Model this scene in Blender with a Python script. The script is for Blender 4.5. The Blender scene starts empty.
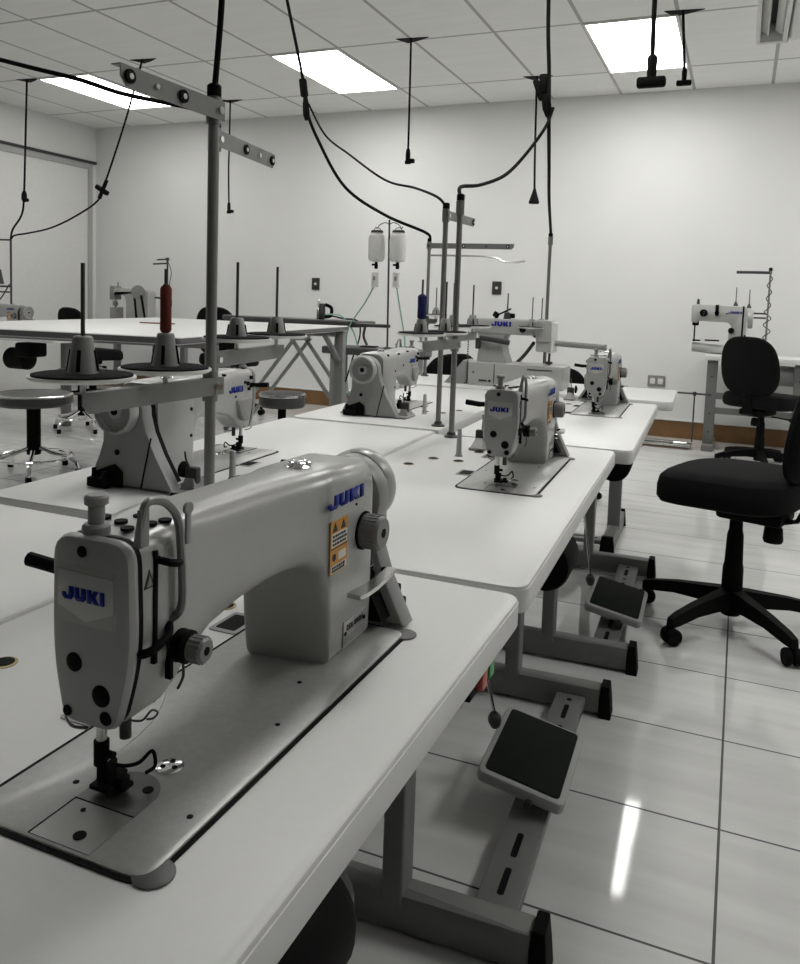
import bpy, bmesh, math, random
from mathutils import Vector, Matrix, Euler
random.seed(4)
PI = math.pi
C = bpy.context.scene.collection
H = 1.135            # lens height above the floor
TZ = 0.7244          # height of the sewing table tops
CZ = 3.013           # ceiling height
YB = 7.469           # back wall
XL = -7.10           # left wall
XR = 4.6
YF = -5.5

# ------------------------------------------------------------------ materials
MATS = {}
def mat(name, col, rough=.5, metal=0., noise=0., nscale=30., bump=0., spec=.5, emit=None, estr=0.):
    if name in MATS: return MATS[name]
    m = bpy.data.materials.new(name); m.use_nodes = True
    nt = m.node_tree; b = nt.nodes['Principled BSDF']
    c = tuple(col) + (1,) if len(col) == 3 else col
    b.inputs['Base Color'].default_value = c
    b.inputs['Roughness'].default_value = rough
    b.inputs['Metallic'].default_value = metal
    b.inputs['Specular IOR Level'].default_value = spec
    if emit:
        b.inputs['Emission Color'].default_value = tuple(emit) + (1,)
        b.inputs['Emission Strength'].default_value = estr
    if noise or bump:
        tc = nt.nodes.new('ShaderNodeTexCoord')
        n = nt.nodes.new('ShaderNodeTexNoise'); n.inputs['Scale'].default_value = nscale
        n.inputs['Detail'].default_value = 4
        nt.links.new(tc.outputs['Object'], n.inputs['Vector'])
        if noise:
            r = nt.nodes.new('ShaderNodeValToRGB')
            r.color_ramp.elements[0].position = .3; r.color_ramp.elements[1].position = .7
            r.color_ramp.elements[0].color = tuple(max(0, x * (1 - noise)) for x in c[:3]) + (1,)
            r.color_ramp.elements[1].color = tuple(min(1, x * (1 + noise)) for x in c[:3]) + (1,)
            nt.links.new(n.outputs['Fac'], r.inputs['Fac'])
            nt.links.new(r.outputs['Color'], b.inputs['Base Color'])
        if bump:
            bp = nt.nodes.new('ShaderNodeBump'); bp.inputs['Strength'].default_value = bump
            bp.inputs['Distance'].default_value = .002
            nt.links.new(n.outputs['Fac'], bp.inputs['Height'])
            nt.links.new(bp.outputs['Normal'], b.inputs['Normal'])
    MATS[name] = m
    return m

def grid_mat(name, base, line, bw, bh, ox, oy, mortar, rough, streak=0., lrough=.6, bump=0.):
    m = bpy.data.materials.new(name); m.use_nodes = True
    nt = m.node_tree; b = nt.nodes['Principled BSDF']; L = nt.links.new
    tc = nt.nodes.new('ShaderNodeTexCoord'); mp = nt.nodes.new('ShaderNodeMapping')
    mp.inputs['Location'].default_value = (-ox, -oy, 0)
    L(tc.outputs['Object'], mp.inputs['Vector'])
    br = nt.nodes.new('ShaderNodeTexBrick')
    br.offset = 0; br.squash = 1
    br.inputs['Scale'].default_value = 1
    br.inputs['Brick Width'].default_value = bw; br.inputs['Row Height'].default_value = bh
    br.inputs['Mortar Size'].default_value = mortar; br.inputs['Mortar Smooth'].default_value = .1
    L(mp.outputs['Vector'], br.inputs['Vector'])
    br.inputs['Mortar'].default_value = tuple(line) + (1,)
    mp2 = nt.nodes.new('ShaderNodeMapping'); mp2.inputs['Scale'].default_value = (.9, 7, 1)
    L(tc.outputs['Object'], mp2.inputs['Vector'])
    n = nt.nodes.new('ShaderNodeTexNoise'); n.inputs['Scale'].default_value = 2.2; n.inputs['Detail'].default_value = 5
    L(mp2.outputs['Vector'], n.inputs['Vector'])
    r = nt.nodes.new('ShaderNodeValToRGB'); r.color_ramp.elements[0].position = .32; r.color_ramp.elements[1].position = .7
    r.color_ramp.elements[0].color = tuple(x * (1 - streak) for x in base) + (1,)
    r.color_ramp.elements[1].color = tuple(base) + (1,)
    L(n.outputs['Fac'], r.inputs['Fac'])
    L(r.outputs['Color'], br.inputs['Color1']); L(r.outputs['Color'], br.inputs['Color2'])
    L(br.outputs['Color'], b.inputs['Base Color'])
    mr = nt.nodes.new('ShaderNodeMapRange')
    mr.inputs['To Min'].default_value = rough; mr.inputs['To Max'].default_value = lrough
    L(br.outputs['Fac'], mr.inputs['Value']); L(mr.outputs['Result'], b.inputs['Roughness'])
    if bump:
        n2 = nt.nodes.new('ShaderNodeTexNoise'); n2.inputs['Scale'].default_value = 220
        L(tc.outputs['Object'], n2.inputs['Vector'])
        bp = nt.nodes.new('ShaderNodeBump'); bp.inputs['Strength'].default_value = bump; bp.inputs['Distance'].default_value = .002
        L(n2.outputs['Fac'], bp.inputs['Height']); L(bp.outputs['Normal'], b.inputs['Normal'])
    MATS[name] = m
    return m

M_floor = grid_mat('polished_tile', (.66, .66, .645), (.06, .06, .06), .8, .4, .0267, .231, .003, .055, .14)
M_ceil = grid_mat('ceiling_tile', (.89, .89, .87), (.42, .42, .41), .61, 1.2037, -4.1554, 5.5652, .013, .9, .04, .7, .25)
M_wall = mat('wall_paint', (.78, .78, .765), .85, noise=.015, nscale=2)
M_trimwhite = mat('white_trim', (.75, .75, .73), .5, noise=.02)
M_brown = mat('brown_board', (.20, .105, .04), .5, noise=.22, nscale=5)
M_dark = mat('dark_metal', (.05, .05, .048), .45, .3, noise=.1)
M_black = mat('black_plastic', (.005, .005, .005), .7, noise=.1, spec=.1)
M_fabric = mat('black_fabric', (.004, .005, .0046), .95, noise=.3, nscale=400, bump=.4, spec=.2)
M_lam = mat('white_laminate', (.70, .70, .685), .42, noise=.012, nscale=90)
M_edge = mat('laminate_edge', (.70, .70, .685), .5, noise=.02)
M_enamel = mat('machine_enamel', (.42, .42, .405), .3, .1, noise=.02, nscale=60)
M_panel = mat('grey_cover', (.29, .29, .28), .4, .1, noise=.03)
M_bed = mat('cast_bed', (.40, .40, .385), .36, .2, noise=.06, nscale=160, bump=.06)
M_steel = mat('brushed_steel', (.55, .55, .53), .25, 1., noise=.05)
M_chrome = mat('chrome', (.8, .8, .8), .08, 1., noise=.02)
M_pole = mat('grey_pole', (.20, .20, .19), .4, .3, noise=.03)
M_gpaint = mat('grey_paint', (.25, .25, .24), .5, noise=.03)
M_legpaint = mat('leg_paint', (.17, .17, .163), .45, .1, noise=.03)
M_knob = mat('grey_knob', (.22, .22, .21), .45, noise=.04)
M_rubber = mat('rubber_mat', (.007, .010, .008), .85, noise=.3, nscale=300, bump=.3, spec=.2)
M_blue = mat('logo_blue', (.005, .016, .22), .5, noise=.02, spec=.2)
M_orange = mat('sticker_orange', (.62, .30, .05), .5, noise=.03)
M_white = mat('sticker_white', (.75, .74, .70), .5, noise=.02)
M_ink = mat('sticker_ink', (.03, .025, .02), .6, noise=.02)
M_red = mat('red_thread', (.13, .015, .01), .8, noise=.25, nscale=300)
M_bluethread = mat('blue_thread', (.01, .013, .11), .8, noise=.25, nscale=300)
M_green = mat('green_button', (.05, .35, .10), .4, noise=.02)
M_redb = mat('red_button', (.45, .07, .05), .4, noise=.02)
M_hose = mat('green_hose', (.25, .50, .38), .4, noise=.05)
M_bottle = mat('milky_plastic', (.78, .78, .75), .35, noise=.03)
M_brass = mat('brass', (.30, .24, .12), .4, .8, noise=.1)
M_light = mat('lit_diffuser', (.9, .9, .9), .5, noise=.01, emit=(1, .995, .97), estr=9)
M_ac = mat('ac_white', (.68, .68, .665), .5, noise=.02)
M_iron = mat('iron_dark', (.03, .03, .032), .35, .4, noise=.1)
M_seat = mat('grey_vinyl', (.07, .07, .067), .35, noise=.05)
M_tablegrey = mat('cutting_edge', (.12, .12, .115), .5, noise=.03)

# ------------------------------------------------------------------ mesh kit
class MB:
    def __init__(s): s.bm = bmesh.new()
    def _add(s, verts, faces):
        vs = [s.bm.verts.new(v) for v in verts]
        fs = []
        for f in faces:
            try: fs.append(s.bm.faces.new([vs[i] for i in f]))
            except ValueError: pass
        return vs, fs
    def box(s, c, sz, bev=0., rot=None, seg=2):
        x, y, z = [a / 2 for a in sz]
        vs, fs = s._add([(-x,-y,-z),(x,-y,-z),(x,y,-z),(-x,y,-z),(-x,-y,z),(x,-y,z),(x,y,z),(-x,y,z)],
                        [(3,2,1,0),(4,5,6,7),(0,1,5,4),(1,2,6,5),(2,3,7,6),(3,0,4,7)])
        if bev:
            es = list({e for f in fs for e in f.edges})
            r = bmesh.ops.bevel(s.bm, geom=es, offset=bev, segments=seg, affect='EDGES', profile=.5)
            vs = list({v for v in r['verts']} | {v for v in vs if v.is_valid})
        R = Euler(rot).to_matrix() if rot is not None and not isinstance(rot, Matrix) else (rot or Matrix.Identity(3))
        for v in vs: v.co = R @ v.co + Vector(c)
        return s
    def span(s, a, b, bev=0.):
        return s.box([(a[i]+b[i])/2 for i in range(3)], [abs(b[i]-a[i]) for i in range(3)], bev)
    def loft(s, secs, cap=True):
        n = len(secs[0]); verts = [p for q in secs for p in q]; faces = []
        for k in range(len(secs)-1):
            for i in range(n):
                j = (i+1) % n
                faces.append((k*n+i, k*n+j, (k+1)*n+j, (k+1)*n+i))
        if cap:
            faces.append(tuple(range(n-1, -1, -1))); faces.append(tuple((len(secs)-1)*n+i for i in range(n)))
        s._add(verts, faces); return s
    def cyl(s, p0, p1, r0, r1=None, seg=20, cap=True):
        r1 = r0 if r1 is None else r1
        p0 = Vector(p0); p1 = Vector(p1); d = (p1-p0).normalized()
        u = d.orthogonal().normalized(); w = d.cross(u)
        ring = lambda p, r: [tuple(p + (u*math.cos(2*PI*i/seg) + w*math.sin(2*PI*i/seg))*r) for i in range(seg)]
        return s.loft([ring(p0, r0), ring(p1, r1)], cap)
    def lathe(s, prof, base=(0,0,0), axis=(0,0,1), seg=28):
        d = Vector(axis).normalized(); u = d.orthogonal().normalized(); w = d.cross(u); b = Vector(base)
        secs = [[tuple(b + d*h + (u*math.cos(2*PI*i/seg) + w*math.sin(2*PI*i/seg))*max(r, 1e-4)) for i in range(seg)] for r, h in prof]
        return s.loft(secs)
    def tube(s, pts, r, seg=8, rr=None):
        pts = [Vector(p) for p in pts]; secs = []
        u = None
        for i, p in enumerate(pts):
            d = (pts[min(i+1, len(pts)-1)] - pts[max(i-1, 0)]).normalized()
            if u is None: u = d.orthogonal().normalized()
            u = (u - d*u.dot(d)).normalized(); w = d.cross(u)
            q = rr[i] if rr else r
            secs.append([tuple(p + (u*math.cos(2*PI*k/seg) + w*math.sin(2*PI*k/seg))*q) for k in range(seg)])
        return s.loft(secs)
    def prism(s, poly, axis, a, b, bev=0.):
        # poly in the two other axes (cyclic order), extruded along axis from a to b
        def P(p, t):
            return {'x': (t, p[0], p[1]), 'y': (p[0], t, p[1]), 'z': (p[0], p[1], t)}[axis]
        n = len(poly); cx = sum(p[0] for p in poly)/n; cy = sum(p[1] for p in poly)/n
        if bev:
            t = bev if b > a else -bev
            ins = inset(poly, bev)
            m1 = inset(poly, bev*.3)
            secs = [[P(p, a) for p in ins], [P(p, a+t*.3) for p in m1], [P(p, a+t) for p in poly], [P(p, b-t) for p in poly], [P(p, b-t*.3) for p in m1], [P(p, b) for p in ins]]
        else:
            secs = [[P(p, a) for p in poly], [P(p, b) for p in poly]]
        return s.loft(secs)
    def grid(s, f, nu, nv):
        vs = [f(i/nu, j/nv) for j in range(nv+1) for i in range(nu+1)]
        s._add(vs, [(j*(nu+1)+i, j*(nu+1)+i+1, (j+1)*(nu+1)+i+1, (j+1)*(nu+1)+i) for j in range(nv) for i in range(nu)]); return s
    def build(s, name, m, parent=None, smooth=35, at=None):
        bmesh.ops.recalc_face_normals(s.bm, faces=s.bm.faces)
        me = bpy.data.meshes.new(name); s.bm.to_mesh(me); s.bm.free()
        me.materials.append(m)
        me.shade_smooth()
        if smooth is not None: me.set_sharp_from_angle(angle=math.radians(smooth))
        o = bpy.data.objects.new(name, me); C.objects.link(o)
        if parent: o.parent = parent
        if at: o.location = at
        return o

def inset(poly, d):
    n = len(poly); out = []
    area = sum(poly[i][0]*poly[(i+1)%n][1]-poly[(i+1)%n][0]*poly[i][1] for i in range(n))
    sg = 1 if area > 0 else -1
    for i in range(n):
        p = Vector(poly[i]); a = Vector(poly[i-1]); b = Vector(poly[(i+1) % n])
        e1 = (p-a).normalized(); e2 = (b-p).normalized()
        n1 = Vector((-e1.y, e1.x))*sg; n2 = Vector((-e2.y, e2.x))*sg
        m = n1+n2
        m = m/(max(.3, m.dot(m)/2)) if m.length > 1e-6 else n1
        out.append(tuple(p + m*d))
    return out

def rpoly(pts, r, seg=5):
    """polygon with rounded corners; r number or list"""
    n = len(pts); out = []
    for i in range(n):
        p = Vector(pts[i]); a = Vector(pts[i-1]); b = Vector(pts[(i+1) % n])
        rr = r[i] if isinstance(r, (list, tuple)) else r
        ua = (a-p); ub = (b-p)
        k = min(rr, ua.length*.49, ub.length*.49)
        pa = p + ua.normalized()*k; pb = p + ub.normalized()*k
        for j in range(seg+1):
            t = j/seg
            out.append(tuple(pa*(1-t)**2 + p*2*t*(1-t) + pb*t*t))
    return out
def rrect(x0, y0, x1, y1, r, seg=5): return rpoly([(x0,y0),(x1,y0),(x1,y1),(x0,y1)], r, seg)
def circ(cx, cy, r, n=24): return [(cx+r*math.cos(2*PI*i/n), cy+r*math.sin(2*PI*i/n)) for i in range(n)]
def spline(pts, n=10):
    P = [Vector(p) for p in pts]; out = []
    for i in range(len(P)-1):
        p0 = P[max(i-1,0)]; p1 = P[i]; p2 = P[i+1]; p3 = P[min(i+2, len(P)-1)]
        for k in range(n):
            t = k/n
            out.append(.5*((2*p1)+(p2-p0)*t+(2*p0-5*p1+4*p2-p3)*t*t+(3*p1-p0-3*p2+p3)*t**3))
    out.append(P[-1]); return out

def text(name, body, size, mtx, m, parent, sx=1.3, bold=.03, ext=.0004, sp=.95):
    cu = bpy.data.curves.new(name, 'FONT'); cu.body = body; cu.size = size; cu.align_x = 'CENTER'; cu.align_y = 'CENTER'
    cu.offset = bold*size; cu.extrude = ext; cu.space_character = sp; cu.resolution_u = 3
    t = bpy.data.objects.new(name, cu); C.objects.link(t)
    me = bpy.data.meshes.new_from_object(t.evaluated_get(bpy.context.evaluated_depsgraph_get()))
    bpy.data.objects.remove(t); bpy.data.curves.remove(cu)
    me.name = name
    me.transform(mtx @ Matrix.Diagonal((sx, 1, 1, 1)))
    me.materials.clear(); me.materials.append(m)
    o = bpy.data.objects.new(name, me); C.objects.link(o); o.parent = parent
    return o
LETTERS = [[(.60,1),(1.0,1),(1.0,.25),(.82,0),(.22,0),(0,.22),(0,.50),(.32,.50),(.32,.36),(.38,.30),(.54,.30),(.60,.36)],
 [(1.12,1),(1.5,1),(1.5,.36),(1.56,.30),(1.66,.30),(1.72,.36),(1.72,1),(2.1,1),(2.1,.22),(1.90,0),(1.32,0),(1.12,.22)],
 [(2.22,1),(2.60,1),(2.60,.64),(2.80,1),(3.22,1),(2.92,.52),(3.25,0),(2.82,0),(2.60,.38),(2.60,0),(2.22,0)],
 [(3.34,0),(3.72,0),(3.72,1),(3.34,1)]]
def logo(name, w, h, mtx, m, parent):
    b = MB()
    for L in LETTERS: b.prism([((x/3.72-.5)*w, (y-.5)*h) for x, y in L], 'z', -.0006, .0006)
    o = b.build(name, m, parent, None); o.data.transform(mtx); return o
def frame(o, x, y):
    """4x4 with origin o, text x axis, text y (up) axis"""
    x = Vector(x).normalized(); y = Vector(y); y = (y - x*y.dot(x)).normalized(); z = x.cross(y)
    m = Matrix((x, y, z)).transposed().to_4x4(); m.translation = Vector(o); return m

def thing(name, label, cat, loc=(0,0,0), rz=0., group=None):
    o = bpy.data.objects.new(name, None); C.objects.link(o); o.empty_display_size = .05
    o.location = loc; o.rotation_euler = (0, 0, rz)
    return tag(o, label, cat, group)
def tag(o, label, cat, group=None):
    o['label'] = label; o['category'] = cat
    if group: o['group'] = group
    return o
def struct(o, label=None):
    o['kind'] = 'structure'
    if label: o['label'] = label
    return o
def copy_tree(o, parent=None):
    c = o.copy(); C.objects.link(c)
    if parent: c.parent = parent
    for ch in list(o.children): copy_tree(ch, c)
    return c
def drop(o, kind):
    for ch in list(o.children):
        if ch.name.split('.')[0] == kind:
            for g in list(ch.children_recursive)[::-1]: bpy.data.objects.remove(g)
            bpy.data.objects.remove(ch)
def dup(root, loc, rz, label):
    c = copy_tree(root); c.location = loc; c.rotation_euler = (0, 0, rz); c['label'] = label
    return c

# ------------------------------------------------------------------ the room
struct(MB().span((XL-.1, YF-.1, -.1), (XR+.1, YB+.1, 0)).build('floor', M_floor), 'polished light grey tile floor')
struct(MB().span((XL-.1, YF-.1, CZ), (XR+.1, YB+.1, CZ+.1)).build('ceiling', M_ceil), 'suspended ceiling of pale grey tiles')
struct(MB().span((XL-.1, YB, 0), (XR+.1, YB+.1, CZ)).build('wall_back', M_wall), 'white back wall')
struct(MB().span((XL-.1, YF, 0), (XL, YB, CZ)).build('wall_left', M_wall), 'white left wall')
struct(MB().span((XR, YF, 0), (XR+.1, YB, CZ)).build('wall_right', M_wall))
struct(MB().span((XL-.1, YF-.1, 0), (XR+.1, YF, CZ)).build('wall_front', mat('darkened_unseen_wall', (.05,.05,.05), .7, noise=.1)))  # wall out of view, coloured dark to cut light bouncing onto machine fronts
struct(MB().span((XL, YB-.018, 0), (XR, YB, .15)).build('baseboard_back', M_brown), 'brown board running along the foot of the back wall')
struct(MB().span((XL, YB-.026, .15), (XR, YB, .165), .003).build('trim_1', M_trimwhite))
# sliding panel doorway in the left wall
b = MB(); b.span((XL, 3.2, 2.585), (XL+.05, 7.43, 2.615), .003)
struct(b.build('trim_2', M_dark), 'dark rail over the panel on the left wall')
b = MB(); b.span((XL, 3.2, 2.52), (XL+.035, 7.38, 2.585), .003); b.span((XL, 7.32, 0), (XL+.035, 7.38, 2.52), .003)
struct(b.build('trim_3', mat('panel_frame', (.42, .42, .41), .5, noise=.02)))
struct(MB().span((XL, 3.2, 0), (XL+.015, 7.32, 2.52)).build('door_1', mat('door_panel', (.72, .72, .70), .6, noise=.02)), 'wide pale sliding panel in the left wall')

# ------------------------------------------------------------------ ceiling lights
def dimmed(e): return mat('diffuser_%g' % e, (.9, .9, .9), .5, noise=.01, emit=(1, .995, .97), estr=e)
def troffer(col, y0, label, lit=None):
    x0 = -4.1554 + .61*col
    t = thing('ceiling_light', label, 'light', (x0+.305, y0+.6, CZ), 0, 'recessed ceiling lights')
    b = MB(); w = .018
    for a, c in (((-.303,-.6), (-.303+w,.6)), ((.303-w,-.6), (.303,.6)), ((-.303+w,-.6), (.303-w,-.6+w)), ((-.303+w,.6-w), (.303-w,.6))):
        b.span((a[0], a[1], -.012), (c[0], c[1], -.001))
    b.build('frame', M_trimwhite, t)
    MB().span((-.285, -.582, -.008), (.285, .582, -.002)).build('diffuser', lit or M_light, t)
    return t
Y0 = 5.5652
troffer(-3, Y0, 'lit rectangular ceiling panel at far left, above the cutting table', dimmed(5))
troffer(1, Y0, 'lit rectangular ceiling panel in the middle, beside the hanging double cord', dimmed(8))
troffer(5, Y0, 'lit rectangular ceiling panel on the right, behind the big hanging T-shaped plug')
troffer(9, Y0, 'added rectangular ceiling panel to the right, out of view')  # added lamp out of view, brightens floor and machine sides from the right
for c, e in ((-3, 3.5), (1, 6), (5, 8.5), (9, 10.3)):  # added row of lamps out of view, strengths set to light the near tables
    troffer(c, Y0-1.2037*3, 'added rectangular ceiling panel overhead, out of view', dimmed(e))

# ceiling air conditioner
t = thing('air_conditioner', 'white ceiling air conditioner with louvred inlet at top right', 'air conditioner', (.62, 3.98, CZ-.42))
bb = MB()
bb.prism(rrect(-.48, -1.05, .62, 1.05, .03), 'z', .03, .418, .02)
bb.build('casing', M_ac, t)
b = MB()
for x in (-.635, -.50): b.span((x-.012, -1.1, .02), (x+.012, 1.02, .12), .004)
for y in (-1.1, -.4, .32, 1.02): b.span((-.635, y-.02, .02), (-.48, y+.02, .12), .004)
b.build('grille_frame', M_ac, t)
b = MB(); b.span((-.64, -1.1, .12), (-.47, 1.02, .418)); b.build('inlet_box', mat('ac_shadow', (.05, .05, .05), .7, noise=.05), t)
for k in range(2):
    b = MB(); b.box((-.60+.07*k, -.04, .07), (.045, 2.08, .012), .003, (0, math.radians(38), 0)); b.build('louvre', M_ac, t)

# wall plates
def plate(x, z, label, name, kind):
    t = thing(name, label, 'outlet' if kind == 'o' else 'switch', (x, YB, z))
    if kind == 'o':
        MB().prism(rrect(-.075, -.05, .075, .05, .01), 'y', -.012, 0, .003).build('plate', M_gpaint, t)
        for s in (-1, 1):
            MB().prism(rrect(s*.033-.022, -.025, s*.033+.022, .025, .01), 'y', -.016, -.011, .001).build('socket', M_white, t)
    else:
        MB().prism(rrect(-.045, -.062, .045, .062, .006), 'y', -.012, 0, .003).build('plate', M_dark, t)
        MB().prism(circ(0, 0, .013), 'y', -.02, -.011).build('button', M_white, t)
plate(-.66, .49, 'grey double socket low on the back wall by the table end', 'wall_outlet', 'o')
plate(-4.125, 1.27, 'small dark wall plate above the steam iron', 'wall_switch', 's')
plate(-2.164, 1.277, 'small dark wall plate above the large box-bed machine', 'wall_switch', 's')
t = thing('wall_outlet', 'pale plate on back wall at right edge of picture', 'outlet', (.52, YB, 1.37))
MB().prism(rrect(-.06, -.05, .06, .05, .006), 'y', -.012, 0, .003).build('plate', M_white, t)

# ------------------------------------------------------------------ lockstitch sewing machine
# local: X along the bed to the hand wheel, Y away from the operator, Z up from the table top
def sewing_machine(label):
    t = thing('sewing_machine', label, 'sewing machine', (0,0,0), 0, 'lockstitch machines on the tables')
    # bed
    MB().prism(rrect(-.0045, -.0045, .4805, .1825, .024, 6), 'z', .0004, .0012).build('bed_gap_shade', M_black, t)  # black sheet standing in for the shade in the gap around the bed
    MB().prism(rrect(0, 0, .476, .178, .02, 6), 'z', -.004, .0032, .0026).build('bed', M_bed, t)
    for x in (.011, .470):
        MB().lathe([(.0155, .0004), (.0155, .0016), (.0140, .0024)], (x, .001, 0)).build('corner_cushion', mat('cushion_grey', (.10,.10,.095), .5, noise=.05), t)
    b = MB(); z = .0033
    for x, y in ((.217,.026), (.066,.127), (.07,.015), (.30,.05), (.2,.16)): b.prism(circ(x, y, .0026, 10), 'z', z, z+.0004)
    b.build('screw_holes', M_black, t)
    np_ = [(.050,.0525)] + [(.070+.030*math.sin(a), .082-.0295*math.cos(a)) for a in [PI*k/14 for k in range(15)]] + [(.050,.1115)]
    MB().prism(np_, 'z', z, z+.0008).build('needle_plate', mat('needle_plate_steel', (.17,.17,.165), .3, .8, noise=.05), t)
    MB().span((.003,.053,z), (.0495,.111,z+.0005)).build('slide_plate', mat('slide_plate_steel', (.23,.23,.22), .36, .25, noise=.05), t)
    b = MB(); b.span((.0493,.053,z), (.0503,.111,z+.0009)); b.build('plate_seam', M_black, t)
    b = MB(); b.span((.003,.1108,z),(.0503,.1118,z+.0009)); b.build('slide_seam', M_black, t)
    for x, y, r in ((.016,.074,.005), (.082,.066,.0045), (.040,.094,.002)):
        MB().prism(circ(x, y, r, 14), 'z', z+.0004, z+.0014).build('plate_screw', M_black, t)
    c = MB().lathe([(.012,0),(.012,.0008),(.010,.002)], (.117,.072,z)).build('oil_sight', M_chrome, t)
    b = MB()
    for q in (.3, 2.4, 4.5): b.prism(circ(  .117+.006*math.cos(q), .072+.006*math.sin(q), .0024, 10), 'z', z+.002, z+.0024)
    b.build('sight_holes', M_black, c)
    # body: head, arm and column
    def sec(x, y0, y1, zt, zm, zb, y0b, y1b, rt=.016, sk=0.):
        p = [(y0,zt),(y0,zm),(y0b,zb),(y1b,zb),(y1,zm),(y1,zt)]
        return [(x + sk*max(0, (.142-a)/.1)**1.3, a, c) for a, c in rpoly(p, [rt,.02,.008,.008,.02,rt], 4)]
    S = [sec(.060,.057,.130,.218,.125,.071,.070,.119,.02),
         sec(.062,.056,.131,.220,.125,.070,.069,.120,.02),
         sec(.100,.056,.133,.223,.125,.072,.068,.120,.02),
         sec(.116,.056,.135,.224,.128,.080,.068,.121,.02),
         sec(.135,.057,.137,.225,.135,.096,.068,.123,.022),
         sec(.165,.058,.137,.224,.146,.111,.068,.126,.028),
         sec(.210,.057,.138,.223,.150,.121,.066,.128,.03),
         sec(.255,.055,.139,.222,.150,.125,.064,.130,.03),
         sec(.290,.052,.140,.221,.145,.125,.061,.132,.03,.006),
         sec(.312,.048,.141,.220,.136,.121,.056,.134,.03,.012),
         sec(.322,.045,.141,.220,.118,.108,.051,.135,.03,.016),
         sec(.328,.042,.141,.220,.080,.060,.048,.136,.03,.018),
         sec(.330,.041,.141,.220,.050,.030,.046,.137,.03,.018),
         sec(.334,.041,.142,.220,.030,.003,.0435,.138,.025,.018),
         sec(.448,.041,.143,.218,.030,.003,.042,.140,.025),
         sec(.456,.043,.141,.215,.030,.003,.044,.138,.03)]
    MB().loft(S).build('body', M_enamel, t, 40)
    # face plate
    fp = rpoly([(.0545,.221),(.0515,.128),(.068,.069),(.1205,.069),(.132,.122),(.1310,.221)], [.02,.03,.012,.012,.03,.02], 5)
    MB().prism(inset(fp,.002), 'x', .0565, .0615).build('face_gap', M_black, t)
    f = MB().prism(fp, 'x', .0440, .0580, .006).build('face_plate', mat('shaded_face_enamel', (.33,.33,.32), .35, .1, noise=.02), t)  # body enamel darkened, shade on the face put into its colour
    bd = [(.067,.192),(.067,.165),(.0945,.1545),(.1225,.165),(.1225,.194)]
    MB().prism([(.064,.197),(.064,.151),(.126,.151),(.126,.198)], 'x', .0436, .045, .0008).build('badge_recess', mat('face_recess', (.34,.34,.325), .4, .1, noise=.02), f)
    bo = MB().prism(bd, 'x', .0422, .0446, .001).build('badge', mat('badge_plate', (.45,.45,.44), .35, .2, noise=.02), f)
    logo('logo', .042, .0105, frame((.0420, .0960, .1760), (0,-1,0), (0,0,1)), M_blue, bo)
    for y, zz, r in ((.107,.120,.0078),(.080,.098,.0088),(.114,.079,.0044),(.0755,.081,.0056),(.099,.2095,.0046)):
        MB().lathe([(r*.8,0),(r,.001),(r,.003)], (.0425,y,zz), (1,0,0), 18).build('face_screw', M_black, f)
    # head details
    MB().lathe([(.0108,0),(.0108,.007),(.009,.009),(.0064,.009),(.0064,.023),(.0092,.0245),(.0094,.0300),(.0075,.032)], (.060,.100,.219)).build('presser_regulator', M_gpaint, t)
    b = MB()
    for x, y in ((.072,.080),(.085,.098),(.092,.074),(.105,.096),(.105,.070),(.088,.118)):
        b.lathe([(.0055,0),(.0055,.0022)], (x,y,.2222), seg=14)
    b.build('top_plugs', M_black, t)
    MB().span((.0742,.0542,.116), (.0784,.0585,.208), .0005).build('take_up_slot', M_black, t)
    MB().span((.094,.0545,.095),(.098,.060,.122)).build('tension_slot', M_black, t)
    MB().tube(spline([(.080,.060,.200),(.080,.047,.199),(.086,.044,.197),(.094,.046,.195)],5), .0032).build('take_up_lever', M_black, t)
    g = MB(); g.tube(spline([(.054,.054,.218),(.054,.050,.240),(.057,.049,.250),(.066,.049,.251),(.080,.049,.246),(.094,.049,.231),(.100,.050,.207),(.103,.050,.165),(.101,.052,.150),(.096,.058,.144)],6), .0034)
    g.box((.0555,.050,.232), (.010,.004,.030), .001)
    g.build('take_up_guard', M_pole, t)
    ts = MB().cyl((.097,.060,.125),(.097,.026,.125), .005).build('tension_post', M_dark, t)
    MB().lathe([(.010,0),(.0135,.003),(.0135,.006),(.0105,.008),(.0135,.010),(.0135,.013),(.009,.016)], (.097,.051,.125), (0,-1,0)).build('tension_disc', M_black, ts)
    k = MB(); k.lathe([(.009,0),(.0105,.001),(.0105,.013),(.0085,.015)], (.097,.036,.125), (0,-1,0))
    for i in range(18):
        a = 2*PI*i/18; k.box((.097+.0105*math.cos(a), .0285, .125+.0105*math.sin(a)), (.0013,.011,.0013))
    kk = k.build('tension_knob', M_pole, ts)
    MB().cyl((.097,.0215,.125),(.097,.0205,.125), .0035).build('knob_end', M_black, kk)
    b = MB(); b.tube(spline([(.056,.055,.131),(.062,.048,.133),(.074,.047,.136),(.086,.050,.138),(.094,.056,.142)],5), .0036); b.build('thread_regulator', M_black, t)
    MB().tube(spline([(.098,.045,.112),(.096,.043,.100),(.093,.046,.090)],5), .0012).build('check_spring', M_dark, t)
    b = MB(); b.box((.113,.053,.219),(.006,.003,.030),.001); b.lathe([(.0052,0),(.0052,.003)],(.113,.0545,.234),(0,-1,0),14)
    b.build('thread_guide', M_panel, t)
    w = MB().prism([(.0635,.180),(.0755,.180),(.0692,.195)], 'y', .0553, .0575).build('warning_triangle', M_ink, t)
    MB().prism([(.0660,.1815),(.0731,.1815),(.0693,.1902)], 'y', .0550, .0555).build('triangle_field', M_gpaint, w)
    MB().tube([(.072,.125,.182),(.070,.150,.181),(.068,.180,.184)], .0062, 10, rr=[.0045,.006,.0062]).build('presser_lever', M_black, t)
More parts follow.
